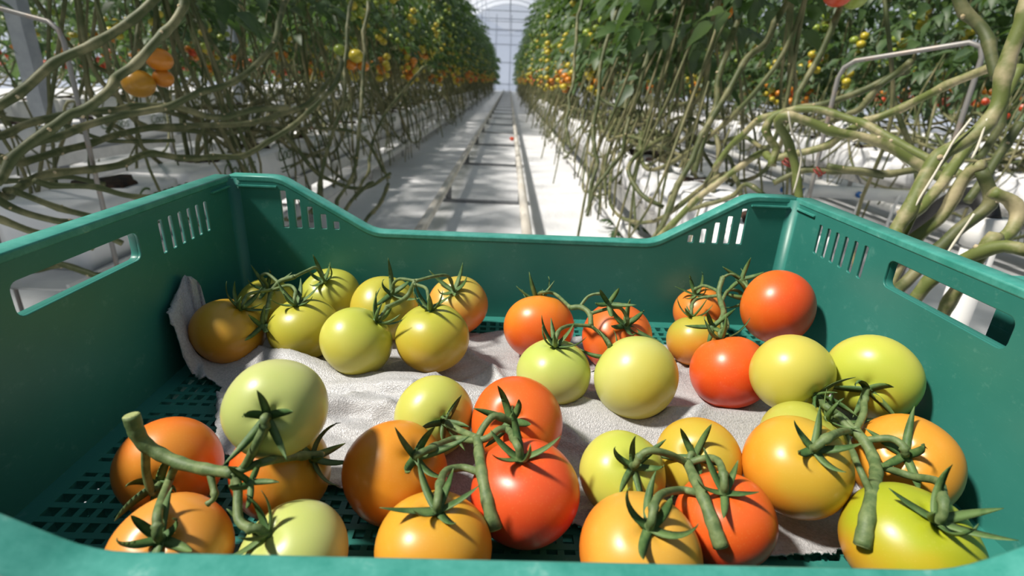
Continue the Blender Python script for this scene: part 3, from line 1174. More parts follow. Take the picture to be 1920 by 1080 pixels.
def bag_mesh(seed, crumple):
    rg = np.random.default_rng(seed)
    ln, wd, ht = .238, .125, .185
    nx, ny, nz = 8, 18, 8
    mb = MB()
    idx = {}
    vs, fs = [], []
    ph = rg.uniform(0, 6.28, 8)

    def pt(u, v, w):
        x = wd * (2 * u - 1)
        y = ln * (2 * v - 1)
        z = ht * w
        # pillow: edges drawn in, faces bulged
        ex, ey = 1 - abs(2 * u - 1) ** 3, 1 - abs(2 * v - 1) ** 4
        x *= .90 + .12 * math.sin(math.pi * w) * ey
        y *= .94 + .06 * math.sin(math.pi * w) * ex
        z += -.010 * (1 - ex * ey) * w
        q = crumple * .006 * (math.sin(31 * y + 40 * z + ph[0]) + math.sin(53 * y - 28 * z + ph[1]) + .8 * math.sin(90 * z + 14 * y + ph[2]))
        x += q * (1 if u > .5 else -1) * (0.3 + .7 * w)
        z += crumple * .010 * w * (math.sin(24 * y + ph[3]) + .7 * math.sin(47 * y + 30 * x + ph[4])) * ex
        return (x, y, z)

    def face(fn, a, b):
        base = len(vs)
        for i in range(a + 1):
            for j in range(b + 1):
                vs.append(fn(i / a, j / b))
        for i in range(a):
            for j in range(b):
                fs.append((base + i * (b + 1) + j, base + (i + 1) * (b + 1) + j, base + (i + 1) * (b + 1) + j + 1, base + i * (b + 1) + j + 1))
    face(lambda s, t: pt(s, t, 1), nx, ny)
    face(lambda s, t: pt(s, t, 0), nx, ny)
    face(lambda s, t: pt(0, s, t), ny, nz)
    face(lambda s, t: pt(1, s, t), ny, nz)
    face(lambda s, t: pt(s, 0, t), nx, nz)
    face(lambda s, t: pt(s, 1, t), nx, nz)
    me = mb.add(vs, fs).mesh('film', M['film_bag'])
    bm = bmesh.new()
    bm.from_mesh(me)
    bmesh.ops.remove_doubles(bm, verts=bm.verts, dist=1e-5)
    bmesh.ops.recalc_face_normals(bm, faces=bm.faces)
    bm.to_mesh(me)
    bm.free()
    # planting opening: dark coir showing in a torn slit with a film lip
    op = MB()
    yo = rg.uniform(-.10, .10)
    ring, ln2 = 14, rg.uniform(.07, .11)
    vs, fs = [(0, yo, ht + .004)], []
    for k in range(ring):
        a = 2 * math.pi * k / ring
        vs.append((.085 * math.cos(a) * rg.uniform(.75, 1.1), yo + ln2 * math.sin(a) * rg.uniform(.8, 1.1), ht + .008 + .005 * math.sin(3 * a)))
    for k in range(ring):
        vs.append((vs[1 + k][0] * 1.12, yo + (vs[1 + k][1] - yo) * 1.12, ht - .03))
    for k in range(ring):
        j = (k + 1) % ring
        fs += [(0, 1 + k, 1 + j), (1 + k, 1 + ring + k, 1 + ring + j, 1 + j)]
    om = op.add(vs, fs).mesh('planting_hole', M['coir'])
    return me, om, yo


BAGS = [bag_mesh(s, c) for s, c in ((1, .15), (2, .2), (3, .15))]
BAGS_R = [bag_mesh(s, c) for s, c in ((4, 1.25), (5, 1.5), (6, 1.1))]


def text_mesh(txt, size):
    cu = bpy.data.curves.new('lettering', 'FONT')
    cu.body = txt
    cu.size = size
    cu.extrude = .0008
    cu.offset = -.0006
    cu.shear = .18
    cu.space_character = .92
    o = bpy.data.objects.new('lettering', cu)
    COL.objects.link(o)
    bpy.context.view_layer.update()
    me = bpy.data.meshes.new_from_object(o.evaluated_get(bpy.context.evaluated_depsgraph_get()))
    bpy.data.objects.remove(o)
    bpy.data.curves.remove(cu)
    me.materials.clear()
    me.materials.append(M['print'])
    me.name = 'printed_lettering'
    return me


TXT = text_mesh('Cocnos', .092)
tail = MB()
tail.box(.03, .16, -.040, -.034, 0, .0012)
tail.box(.03, .12, -.056, -.051, 0, .0012)
LINES = tail.mesh('printed_lines', M['print'], False)

BAG_Z = .268
for rx, rname, rid in ROWS:
    sgn = 1 if rid < 0 else -1                   # side that faces the aisle with the rails
    y1 = {1: 40, 2: 18, 3: 13}[abs(rid)]
    gt = thing('growing_gutter', 'pale gutter under the grow bags of the ' + rname, 'gutter', (rx, 1.25, 0))
    mb = MB()
    L2 = y1 - 1.25
    mb.box(-.15, .15, 0, L2, BAG_Z - .006, BAG_Z - .001)
    for s in (-1, 1):
        mb.box(s * .15 - .004, s * .15 + .004, 0, L2, BAG_Z - .055, BAG_Z + .012)
    mb.build('channel', M['steel'] if rid > 0 else M['gutter'], gt, smooth=False)
    mb = MB()
    mb.tube([(sgn * .17, 0.1, .13), (sgn * .17, 8, .13), (sgn * .17, L2, .13)], .032, 12)
    mb.build('drain_pipe', M['pvc'], gt)
    yy = .35
    while yy < min(L2, 16):
        mb = MB()
        for s in (-1, 1):
            mb.box(s * .13 - .012, s * .13 + .012, yy - .012, yy + .012, 0, BAG_Z - .006)
        mb.box(-.14, .14, yy - .012, yy + .012, BAG_Z - .03, BAG_Z - .006)
        mb.box(-.2, .2, yy - .010, yy + .010, .085, .098)
        mb.build('support', M['steel'], gt, smooth=False)
        yy += 1.4
    y = 1.61
    k = 0
    while y < y1:
        me, om, yo = (BAGS if rid < 0 else BAGS_R)[(k * 7 + abs(rid)) % 3]
        lab = ('smooth white grow bag in the ' if rid < 0 else 'crumpled white grow bag in the ') + rname
        b = thing('grow_bag', lab, 'grow bag', (rx, y, BAG_Z), math.radians(random.uniform(-2, 2)) + (0 if rid > 0 or k % 2 else math.pi), 'grow bags in the ' + rname)
        flip = (rid < 0 and k % 2 == 0)
        link('film', me, b)
        link('planting_hole', om, b)
        if rid in (-1, -2) and y < 12:
            o = link('printed_lettering', TXT, b)
            s = -1 if flip else 1
            o.location = (s * .1312, s * -.02, .118)
            o.rotation_euler = (math.pi / 2 - .0, 0, s * math.pi / 2)
            if y < 6:
                o = link('printed_lines', LINES, b)
                o.location = (s * .1312, s * -.02, .118)
                o.rotation_euler = (math.pi / 2, 0, s * math.pi / 2)
        y += .52
        k += 1

# ------------------------------------------------------------------ plants
def leaf_arrays(rg, n_pairs=3, scale=1.0, coarse=False):
    """one compound tomato leaf, pointing along +x, drooping"""
    V, Fc = [], []
    ln = .30 * scale
    droop = rg.uniform(.35, .9)

    def leaflet(o, yaw, l, w, pitch):
        st = [0, .22, .55, 1] if coarse else [0, .18, .36, .55, .78, 1]
        wd = [0.05, .95, .75, 0] if coarse else [0.05, .85, 1.0, .72, .48, 0]
        b = len(V)
        for s, q in zip(st, wd):
            x = s * l
            z = -.35 * l * s * s
            jag = rg.uniform(.8, 1.25)
            for sd in (-1, 0, 1):
                px, py, pz = x, sd * w * q * jag, z + abs(sd) * w * q * .30
                x2 = px * math.cos(pitch) + pz * math.sin(pitch)
                z2 = -px * math.sin(pitch) + pz * math.cos(pitch)
                V.append((o[0] + x2 * math.cos(yaw) - py * math.sin(yaw), o[1] + x2 * math.sin(yaw) + py * math.cos(yaw), o[2] + z2))
        for i in range(len(st) - 1):
            for j in (0, 1):
                Fc.append((b + 3 * i + j, b + 3 * i + j + 1, b + 3 * i + 4 + j, b + 3 * i + 3 + j))
    pts = []
    for k in range(6):
        s = k / 5
        pts.append((ln * s, 0, -droop * .45 * ln * s * s))
    # rachis
    b = len(V)
    for p_ in pts:
        V.extend([(p_[0], -.0022, p_[2]), (p_[0], .0022, p_[2])])
    for i in range(5):
        Fc.append((b + 2 * i, b + 2 * i + 1, b + 2 * i + 3, b + 2 * i + 2))
    for i in range(n_pairs):
        s = .35 + .5 * i / max(1, n_pairs - 1)
        p_ = np.array([ln * s, 0, -droop * .45 * ln * s * s])
        for sd in (-1, 1):
            leaflet(p_ + (rg.uniform(-.01, .01), 0, 0), sd * rg.uniform(.8, 1.25), scale * rg.uniform(.085, .13), scale * rg.uniform(.024, .034), rg.uniform(0, .5))
    leaflet(pts[-1], rg.uniform(-.2, .2), scale * .13, scale * .036, rg.uniform(.1, .6))
    return np.array(V), Fc


def place(V, o, yaw, pitch, roll):
    m = (Matrix.Rotation(yaw, 3, 'Z') @ Matrix.Rotation(pitch, 3, 'Y') @ Matrix.Rotation(roll, 3, 'X'))
    return V @ np.array(m).T + np.asarray(o)


ZTOP = 2.55


def foliage_mesh(seed, n=44, coarse=False, z0=1.0, ztop=2.55, ex=1.15):
    rg = np.random.default_rng(seed)
    mb = MB()
    for i in range(n):
        V, Fc = leaf_arrays(rg, 2 if coarse else 3, rg.uniform(.72, 1.05) * (1.25 if coarse else 1), coarse)
        z = z0 + (ztop - z0) * ((i + rg.uniform(0, 1)) / n) ** ex
        yaw = i * 2.4 + rg.uniform(-.5, .5)
        rad = .02
        mb.add(place(V, (rad * math.cos(yaw), rad * math.sin(yaw), z), yaw, rg.uniform(-.25, .45), rg.uniform(-.5, .5)), Fc, 1 if rg.random() < .3 else 0)
    return mb.mesh('foliage', [M['leaf'], M['leaf2']])


def stem_mesh(seed):
    """two bare stems: out of the bag, lying along the row, then climbing to the wire"""
    rg = np.random.default_rng(seed)
    mb = MB()
    for hd in range(3):
        ln = rg.uniform(.7, 1.7)
        lat = rg.uniform(-.30, .30)
        zl = rg.uniform(.30, .62) if abs(lat) < .17 else rg.uniform(.12, .55)
        b = np.array([rg.uniform(-.05, .05), -ln + rg.uniform(-.1, .1), .44])
        pts = [b, b + (lat * .3, .03, rg.uniform(.10, .2)), (lat * .8, -ln * .78, zl + rg.uniform(0, .14)), (lat * rg.uniform(.8, 1.1), -ln * .48, zl + rg.uniform(-.05, .08)),
               (lat * rg.uniform(.5, .9), -ln * .2, zl + rg.uniform(0, .15)), (lat * .35, rg.uniform(-.02, .06), .72 + rg.uniform(-.08, .08)),
               (rg.uniform(-.03, .03), .02, 1.05), (rg.uniform(-.04, .04), rg.uniform(-.05, .05), 1.7), (0, 0, ZTOP)]
        pa = spline(pts, 5)
        r = np.interp(np.linspace(0, 1, len(pa)), [0, .6, 1], [.0085, .0075, .004])
        r = r * (1 + .22 * (np.arange(len(pa)) % 4 == 0))
        mb.tube(pa, r, 6)
        for q in range(3, int(len(pa) * .7), 4):         # stubs of removed leaves
            d = rg.normal(size=3)
            d /= np.linalg.norm(d)
            mb.tube([pa[q], pa[q] + d * rg.uniform(.012, .022)], [.005, .003], 5)
    # thin withered side shoots
    for q in range(5):                               # thin bare shoots and old stems hanging at the sides of the bags
        sx = rg.choice((-1, 1)) * rg.uniform(.16, .34)
        y0 = rg.uniform(-.3, .3)
        mb.tube(spline([(sx * .35, y0, rg.uniform(1.0, 1.25)), (sx * .7, y0 + rg.uniform(-.08, .08), .75), (sx, y0 + rg.uniform(-.1, .1), .45), (sx * rg.uniform(.95, 1.25), y0 + rg.uniform(-.15, .15), rg.uniform(.03, .3))], 4), rg.uniform(.0035, .0065), 5)
    for q in range(3):
        x, y = rg.uniform(-.2, .2), rg.uniform(-.5, .1)
        mb.tube(spline([(x, y, rg.uniform(.5, .9)), (x * 1.2, y + rg.uniform(-.1, .1), rg.uniform(.4, .6)), (x * 1.4 + rg.uniform(-.1, .1), y + rg.uniform(-.15, .15), rg.uniform(.1, .4))], 4), .0032, 5)
    return mb.mesh('stem', M['stem'])


FOL = [foliage_mesh(s) for s in (21, 22, 23, 24, 25)]
FOL_LOW = [foliage_mesh(s, 17, ztop=1.72) for s in (31, 32, 33)]
FOL_TALL = [foliage_mesh(s, 70, ztop=3.3, ex=.9) for s in (34, 35, 36)]  # tops out of view, raised and thickened to shade the left row end
STM = [stem_mesh(s) for s in range(41, 50)]
FCOL = ['f_red', 'f_orange', 'f_yellow', 'f_green']


def fruit_mesh(col):
    return MB().ball((0, 0, 0), .031, 16, 10, sz=.88).mesh('tomato', M[col])


FRUIT = {c: fruit_mesh(c) for c in FCOL}


def cluster_layout(rg, n):
    out = []
    for i in range(n):
        a = i * 2.3 + rg.uniform(-.3, .3)
        out.append((.032 * math.cos(a), .032 * math.sin(a), -.05 - .036 * i * .8))
    return out


def truss_mesh(seed, cols, full=True):
    rg = np.random.default_rng(seed)
    lay = cluster_layout(rg, len(cols))
    mb = MB()
    mb.tube(spline([(0, 0, .06), (.01, 0, .03), (0, 0, -.02), (0, .01, lay[-1][2] + .03)], 4), .0028, 6)
    for p_ in lay:
        mb.tube([(0, 0, p_[2] + .035), (p_[0], p_[1], p_[2] + .026)], .0018, 5)
    if full:
        for p_, c in zip(lay, cols):
            mb.ball(p_, .030 * rg.uniform(.85, 1.1), 10, 7, 1 + FCOL.index(c), .88)
    return mb.mesh('fruit_truss', [M['stem']] + [M[c] for c in FCOL]), lay


R_, O_, Y_, G_ = FCOL
TYPES = [[O_, R_, O_, O_], [Y_, O_, O_, Y_, Y_], [Y_, G_, Y_, Y_], [G_, G_, Y_, G_, G_], [G_, G_, G_]]
TR_FULL = [truss_mesh(60 + i, t) for i, t in enumerate(TYPES)]
TR_BARE = [truss_mesh(60 + i, t, False) for i, t in enumerate(TYPES)]

pr = random.Random(5)
for rx, rname, rid in ROWS[:4]:
    y = {-2: .7, 2: 1.3}.get(rid, 1.75)
    y1, sp = (36, .36) if abs(rid) == 1 else (17.5, .40)
    k = 0
    while y < y1:
        near = y < 5.2
        if any(abs(c[0] - rx) < .6 and abs(c[1] - y) < .42 for c in POSTS):
            y += sp          # a column stands here
            k += 1
            continue
        t = thing('tomato_plant', 'leafy tomato plant on bare stem in the ' + rname, 'plant', (rx + pr.uniform(-.07, .07), y, 0), 0 if (k % 2 or y < 4) else math.pi, 'tomato plants in the ' + rname)
        if y < 3.2 and rid != -2:
            t.rotation_euler[2] = math.pi          # stems lie away from the crate
        link('stem', STM[(k * 5 + abs(rid) * 2 + rid) % len(STM)], t)
        fl_ = FOL_LOW if rid == -1 and y < 8.5 else FOL_TALL if rid == -2 and y < 7 else FOL
        fo_ = link('foliage', fl_[(k * 3 + rid) % len(fl_)], t, (0, 0, pr.uniform(-.05, .12) - (.14 if abs(rid) == 2 else 0)))
        fo_.rotation_euler = (0, 0, pr.uniform(0, 6.28))
        s = pr.uniform(.9, 1.12)
        fo_.scale = (s, s, 1.1 if rid == -2 and y >= 7 else 1)
        for z, types in ((pr.uniform(.84, .98), (0, 1, 1)), (pr.uniform(.98, 1.15), (1, 2, 2)), (pr.uniform(1.16, 1.32), (2, 3, 2)), (pr.uniform(1.36, 1.55), (2, 3, 3)), (pr.uniform(1.6, 1.9), (3, 4))):
            if pr.random() < .16 or (y < 4.2 and z < 1.25) or (z > 1.5 and abs(rid) == 2):
                continue
            ty = pr.choice(types)
            aisle = (math.pi if rid > 0 else 0) - t.rotation_euler[2]
            a = aisle + pr.uniform(-1.0, 1.0) if pr.random() < .75 else pr.uniform(0, 6.28)
            rr = pr.uniform(.12, .34)
            me, lay = (TR_BARE if near else TR_FULL)[ty]
            o = link('fruit_truss', me, t, (rr * math.cos(a), rr * math.sin(a) * .7, z))
            if near:
                for p_, c in zip(lay, TYPES[ty]):
                    link('tomato', FRUIT[c], o, p_)
        y += sp * pr.uniform(.85, 1.15)
        k += 1

# the rows too far in or back to tell plant from plant, plus unseen plants against the sky light
mb = MB()
rg = np.random.default_rng(99)
spots = [(rx, y) for rx, _, rid in ROWS if abs(rid) == 2 for y in np.arange(17.8, 40, .6)] + [(rx, y) for rx, _, rid in ROWS if abs(rid) == 3 for y in np.arange(2.5, 32, .55)] \
    + [(rx, y) for rx in (-6.9, 6.5, -8.8, 8.4, -10.7, 10.3) for y in np.arange(4, 34, .7)] + [(rx, y) for rx in (-1.23, .78) for y in np.arange(36.2, 44.5, .5)] \
    + [(x, y) for x in np.arange(-10, 10.5, 1.0) for y in (-2.6, -3.3, -4.1)] + [(x, y) for x in (-4.3, -5.3, -6.6, 4.4, 5.4, 6.8) for y in np.arange(-2, 2, .55)]  # unseen plants behind and beside the camera, added to block low sky light
LODV = []
for s in range(3):
    q = MB()
    r2 = np.random.default_rng(300 + s)
    for i in range(26):
        V, Fc = leaf_arrays(r2, 2, 1.45, True)
        yaw = i * 2.4
        q.add(place(V, (0, 0, 0.72 + 1.8 * (i + .5) / 26), yaw, r2.uniform(-.2, .4), r2.uniform(-.4, .4)), Fc, 1 if i % 3 == 0 else 0)
    for st_ in range(2):
        x = r2.uniform(-.2, .2)
        q.tube(spline([(x, -.9, .44), (x, -.5, r2.uniform(.4, .6)), (x * .7, -.1, .6), (0, 0, 1.05), (0, 0, 2.5)], 3), .008, 5, 2)
    for i in range(16):
        z = r2.uniform(.7, 1.4)
        a = r2.uniform(0, 6.28)
        q.ball((.2 * math.cos(a), .2 * math.sin(a), z), .034, 6, 5, 3 + int(min(3, max(0, (z - .72) / .14 + r2.uniform(-.6, .6)))))
    LODV.append((np.concatenate(q.v), q.f, q.m))
for i, (x, y) in enumerate(spots):
    V, Fc, Mt = LODV[i % 3]
    b = mb.n
    mb.v.append(V + (x + rg.uniform(-.08, .08), y, rg.uniform(-.05, .05)))
    mb.n += len(V)
    mb.f.extend([tuple(j + b for j in f_) for f_ in Fc])
    mb.m.extend(Mt)
o = mb.build('tomato_foliage', [M['leaf'], M['leaf2'], M['stem']] + [M[c] for c in FCOL], smooth=False)
tag(o, 'dense mass of tomato plants in the far rows and unseen around the camera', 'foliage', None, 'stuff')


# ------------------------------------------------------------------ vines bending round the row ends
def vine(label, pts, r0, r1=None, mt='vine', group=None, stubs=True, seed=0, cut=None, name='tomato_vine', cat='vine stem'):
    """pts: (px, py, distance) traces of a stem, or 3-D points when given as arrays"""
    rg = np.random.default_rng(seed)
    w = np.array([P(*p_) if not isinstance(p_, np.ndarray) else p_ for p_ in pts])
    if name == 'tomato_vine' and (seed < 10 or seed in (61, 62, 63, 64, 66, 67, 69)):
        # the low end runs on down to the ground at the row end
        if w[0][2] < w[-1][2]:
            w = w[::-1]
        e = w[-1]
        s_ = -.16 if seed < 10 else .0
        w = np.vstack([w, [e[0] + s_ * .6, e[1] + .05, e[2] * .6], [e[0] + s_, e[1] + .09, .02]])
    pa = spline(w, 8)
    seg = np.r_[0, np.cumsum(np.linalg.norm(np.diff(pa, axis=0), axis=1))]
    m = max(12, int(seg[-1] / .009))
    sN = np.linspace(0, seg[-1], m)
    pa = np.stack([np.interp(sN, seg, pa[:, i]) for i in range(3)], 1)
    r1 = r1 or r0
    rr = np.interp(sN, [0, seg[-1]], [r0, r1])
    gap = rg.uniform(.07, .10)
    nodes = np.arange(rg.uniform(.02, .06), seg[-1], gap)
    for nd in nodes:
        rr = rr * (1 + .20 * np.exp(-((sN - nd) / .012) ** 2))
    # a slight zigzag from node to node
    zz = rg.normal(size=(len(nodes) + 2, 3)) * r0 * .55
    off = np.stack([np.interp(sN, np.r_[-1e-3, nodes, seg[-1] + 1e-3], zz[:, i]) for i in range(3)], 1)
    pa = pa + off
    base = pa[int(np.argmin(pa[:, 2]))].copy()
    t = thing(name, label, cat, base, 0, group)
    mb = MB()
    mb.tube(pa - base, rr, 10)
    if stubs:
        for nd in nodes:
            i = int(np.argmin(abs(sN - nd)))
            if i < 2 or i > m - 3:
                continue
            tg = pa[i + 1] - pa[i - 1]
            tg /= np.linalg.norm(tg)
            d = np.cross(tg, rg.normal(size=3))
            d /= np.linalg.norm(d)
            d = d * .85 + tg * .5
            mb.tube([pa[i] - base + d * r0 * .5, pa[i] - base + d * r0 * 1.2, pa[i] - base + d * r0 * rg.uniform(1.25, 1.55)], [r0 * .6, r0 * .42, r0 * .32], 7, 1)
    mb.build('stem', [M[mt], M['vine_scar']], t)
    return t


def zl(lst, z0, z1):
    n = len(lst)
    return [(x, y, z0 + (z1 - z0) * i / (n - 1)) for i, (x, y) in enumerate(lst)]


GL = 'bare stems bending round the left row end'
GR = 'bare stems bending round the right row end'
vine('thick green stem rising from the left frame edge in front of the bent rod', zl([(-60, 240), (0, 202), (50, 165), (105, 116), (175, 82), (235, 45), (290, 0), (330, -45)], .95, 1.15), .0085, .0075, group=GL, seed=1)
vine('pale topped green stem rising past the hanging orange tomatoes on the left', zl([(-30, 365), (0, 332), (28, 298), (62, 265), (95, 240), (130, 213), (160, 202), (205, 170), (217, 147), (250, 122), (285, 88), (325, 48), (352, -10)], .92, 1.15), .0090, .0075, group=GL, seed=2)
vine('green stem lying level on the left just under the yellow hanging tomato', zl([(-40, 270), (0, 257), (45, 233), (130, 211), (212, 209), (250, 201), (325, 200), (400, 219), (475, 207), (540, 200)], 1.1, 1.6), .0085, .0075, group=GL, seed=3)
vine('long green stem climbing from the lower left to the rows beside the aisle', zl([(-50, 320), (0, 297), (65, 268), (125, 255), (175, 235), (262, 210), (350, 182), (412, 162), (462, 132), (500, 95), (525, 50), (535, -10)], 1.0, 1.7), .0085, .0080, group=GL, seed=4)
vine('olive stem running level across the left below the long climbing stem', zl([(-20, 312), (42, 300), (112, 280), (175, 268), (225, 250), (300, 240), (375, 235), (480, 229), (560, 205), (620, 150)], 1.15, 1.9), .0085, group=GL, seed=5)
vine('knobbly green stem sweeping low over the nearest printed grow bag on the left', zl([(-40, 390), (0, 366), (25, 353), (75, 327), (150, 317), (225, 307), (275, 291), (337, 297), (400, 297), (480, 279), (565, 225), (625, 165), (640, 110)], .95, 1.9), .0085, group=GL, seed=6)
for i, (pts, z0, z1) in enumerate([
        ([(60, 340), (100, 345), (175, 350), (237, 364), (300, 366), (380, 352)], 1.12, 1.3), ([(-30, 362), (0, 372), (50, 397), (112, 417), (160, 424), (230, 450)], .95, 1.1),
        ([(20, 362), (37, 365), (100, 387), (162, 407), (240, 430)], 1.0, 1.15), ([(-30, 405), (0, 412), (62, 437), (120, 448), (180, 470)], .9, 1.05),
        ([(-20, 500), (60, 505), (120, 495), (180, 515), (240, 512)], 1.15, 1.3), ([(80, 480), (120, 500), (180, 520), (220, 518)], 1.2, 1.2),
        ([(-30, 215), (40, 225), (100, 230), (180, 258), (250, 265), (330, 262)], 1.45, 1.7), ([(-20, 345), (60, 338), (130, 330), (200, 345)], 1.3, 1.4),
        ([(255, -10), (258, 60), (247, 125), (232, 170), (215, 210), (205, 250)], 1.7, 1.6), ([(60, -10), (110, 60), (165, 110), (215, 140), (260, 170), (300, 185)], 1.5, 1.8),
        ([(350, 0), (385, 60), (420, 115), (450, 140), (500, 180)], 1.9, 2.3), ([(270, 110), (265, 150), (300, 160), (315, 190), (325, 215)], 1.7, 1.7)]):
    vine('thin olive stem tangled among the others round the left row end', zl(pts, z0, z1), .0065, .006, group=GL, seed=20 + i)
for i, (pts, z0, z1) in enumerate([
        ([(660, 0), (650, 90), (645, 180), (625, 245), (612, 290), (600, 360), (585, 400)], 2.3, 2.0), ([(690, 0), (682, 90), (680, 180), (672, 242), (667, 317), (630, 385)], 2.3, 2.1),
        ([(800, 120), (737, 195), (700, 260), (690, 320), (665, 370)], 3.2, 2.5), ([(500, 235), (545, 267), (592, 320), (617, 335), (655, 350), (700, 345), (730, 325)], 2.0, 2.4),
        ([(590, 240), (627, 242), (680, 257), (717, 317), (730, 335)], 2.3, 2.6), ([(727, 345), (715, 380), (690, 410), (680, 445)], 2.4, 2.1), ([(700, 340), (660, 375), (640, 410)], 2.3, 2.1)]):
    vine('slim bare stem hanging over the drain pipe at the left edge of the aisle', zl(pts, z0, z1), .0085, .007, group='slim stems along the left edge of the aisle', seed=40 + i)

# right row end
vine('thick stem with a torn pale strip rising along the right frame edge', zl([(1668, 470), (1678, 433), (1700, 388), (1727, 338), (1758, 298), (1797, 262), (1830, 222), (1855, 188), (1866, 150), (1882, 105), (1900, 68), (1918, 30), (1930, -40)], .84, .78), .0108, .0102, 'vine_pale', seed=61)
vine('pale brown streaked stem just right of the thickest stem', zl([(1700, 425), (1712, 402), (1740, 377), (1772, 342), (1795, 310), (1815, 280), (1845, 235), (1880, 180), (1915, 120)], .86, .90), .0085, .008, 'vine_pale', seed=62)
vine('thick stem with a cut upper end curving down behind the right crate wall', zl([(1852, 316), (1835, 322), (1815, 335), (1790, 368), (1765, 412), (1715, 458), (1672, 512), (1640, 560)], .80, .86), .0088, .009, 'vine_pale', seed=63)
vine('dark green cut stem hanging upright beside the black hose end', zl([(1848, 328), (1850, 350), (1848, 375), (1830, 398), (1790, 432), (1757, 470), (1700, 525), (1660, 570)], .80, .84), .0088, .009, 'vine', seed=64)
vine('cut stem pointing right just above the right crate rim', zl([(1912, 463), (1877, 459), (1840, 476), (1805, 494), (1750, 530), (1700, 570)], .70, .80), .0085, .009, 'vine_pale', seed=65)
vine('stem looping down the right frame edge over the white pipe', zl([(1860, 350), (1875, 362), (1900, 378), (1917, 405), (1902, 437), (1872, 458), (1845, 470)], .75, .74), .0085, .009, 'vine_pale', seed=66)
vine('long stem sloping from the bent rod down to the aisle side of the right row', zl([(1880, 120), (1845, 133), (1800, 150), (1752, 172), (1702, 195), (1652, 222), (1590, 250), (1552, 272), (1502, 290), (1450, 297), (1430, 284), (1372, 320), (1317, 362), (1285, 392), (1247, 432), (1225, 470)], 1.0, 1.65), .0085, .0095, 'vine_pale', seed=67)
vine('tan arched stem bent double on top of the right row end', zl([(1800, 335), (1740, 300), (1690, 270), (1640, 240), (1602, 225), (1540, 205), (1490, 207), (1452, 216), (1420, 228), (1388, 256), (1365, 278), (1340, 320)], 1.05, 1.5), .0085, .008, 'vine_pale', seed=68)
vine('green arched stem bent over just beneath the tan arched one', zl([(1760, 330), (1700, 295), (1640, 266), (1565, 250), (1515, 232), (1470, 222), (1458, 234), (1478, 262), (1490, 305), (1493, 350), (1490, 400)], 1.05, 1.2), .0092, .0085, 'vine_pale', seed=69)
vine('short bent stem leg under the tan arch at its left end', zl([(1470, 214), (1450, 222), (1442, 240), (1447, 262), (1455, 280), (1440, 310)], 1.18, 1.22), .0085, .008, 'vine_pale', seed=70)
vine('dark thick stem at the upper right touching the bent rod end', zl([(1790, -20), (1805, 8), (1835, 42), (1852, 75), (1858, 110), (1866, 150)], .95, .92), .0095, .009, seed=71)
for i, (pts, z0, z1, r) in enumerate([
        ([(1700, 130), (1667, 141), (1615, 167), (1540, 195), (1502, 198), (1440, 215)], 1.3, 1.5, .0085), ([(1710, 120), (1690, 137), (1652, 163), (1615, 202), (1580, 212), (1520, 235)], 1.25, 1.4, .008),
        ([(1575, 0), (1562, 45), (1525, 125), (1495, 195), (1470, 250)], 1.45, 1.5, .0085), ([(1480, -20), (1468, 18), (1440, 75), (1400, 110), (1362, 175), (1340, 215), (1305, 280), (1262, 380), (1235, 440)], 1.6, 1.7, .0095),
        ([(1398, -10), (1385, 40), (1370, 85), (1345, 150), (1340, 205), (1325, 260), (1300, 330)], 1.7, 1.75, .010), ([(1660, 330), (1600, 322), (1540, 322), (1500, 325), (1450, 340)], 1.3, 1.4, .008),
        ([(1780, 325), (1720, 318), (1660, 325), (1620, 320), (1560, 318)], 1.2, 1.3, .008), ([(1440, 370), (1400, 345), (1370, 365), (1330, 385), (1290, 395)], 1.5, 1.7, .007),
        ([(1920, 230), (1890, 265), (1860, 300), (1838, 330), (1815, 380)], 1.0, 1.0, .008), ([(1900, 110), (1885, 170), (1868, 240), (1840, 300)], 1.1, 1.15, .0085), ([(1670, 160), (1690, 235), (1710, 290), (1716, 345)], 1.5, 1.5, .007)]):
    vine('olive stem tangled among the others round the right row end', zl(pts, z0, z1), r, r * .95, group=GR, seed=80 + i)
for i, (pts, z0, z1) in enumerate([
        ([(1160, 0), (1136, 90), (1126, 140), (1121, 200), (1112, 250), (1112, 282), (1120, 305), (1107, 350), (1102, 405)], 2.5, 2.4), ([(1237, 0), (1206, 130), (1187, 200), (1172, 250), (1165, 290), (1145, 310), (1122, 342), (1105, 380)], 2.4, 2.4),
        ([(1090, 0), (1080, 90), (1072, 170), (1062, 230), (1068, 280)], 3.2, 3.0), ([(1255, 255), (1225, 270), (1190, 300), (1182, 325), (1200, 360), (1240, 390)], 2.1, 1.9),
        ([(1120, 180), (1160, 205), (1200, 212), (1205, 245), (1200, 262)], 3.0, 2.8), ([(1265, 345), (1250, 390), (1235, 440), (1215, 480)], 1.9, 1.8)]):
    vine('slim green stem standing at the aisle edge of the right row', zl(pts, z0, z1), .0095, .008, group='slim stems along the right edge of the aisle', seed=100 + i)

for i, (lab, pts, z0, z1) in enumerate([
        ('white twine running down along the thickest right stem', [(1822, 222), (1790, 260), (1775, 287), (1747, 337), (1728, 365), (1712, 392)], .80, .82),
        ('white twine hanging just right of the thickest right stem', [(1850, 225), (1845, 240), (1832, 275), (1822, 298)], .80, .80),
        ('white twine sagging from the arched stems towards the red clip', [(1600, 266), (1618, 260), (1637, 262), (1665, 277), (1690, 297), (1704, 312)], 1.08, 1.10),
        ('white twine hanging from the left end of the arched stems', [(1478, 210), (1484, 245), (1497, 272), (1502, 296), (1496, 330), (1488, 364)], 1.02, 1.08),
        ('white twine dropping behind the right crate wall beside the dark cut stem', [(1826, 400), (1812, 422), (1800, 440), (1776, 478), (1755, 520)], .74, .76)]):
    vine(lab, zl(pts, z0, z1), .0016, .0016, 'twine', 'white twines on the right stems', False, 130 + i, None, 'twine', 'twine')

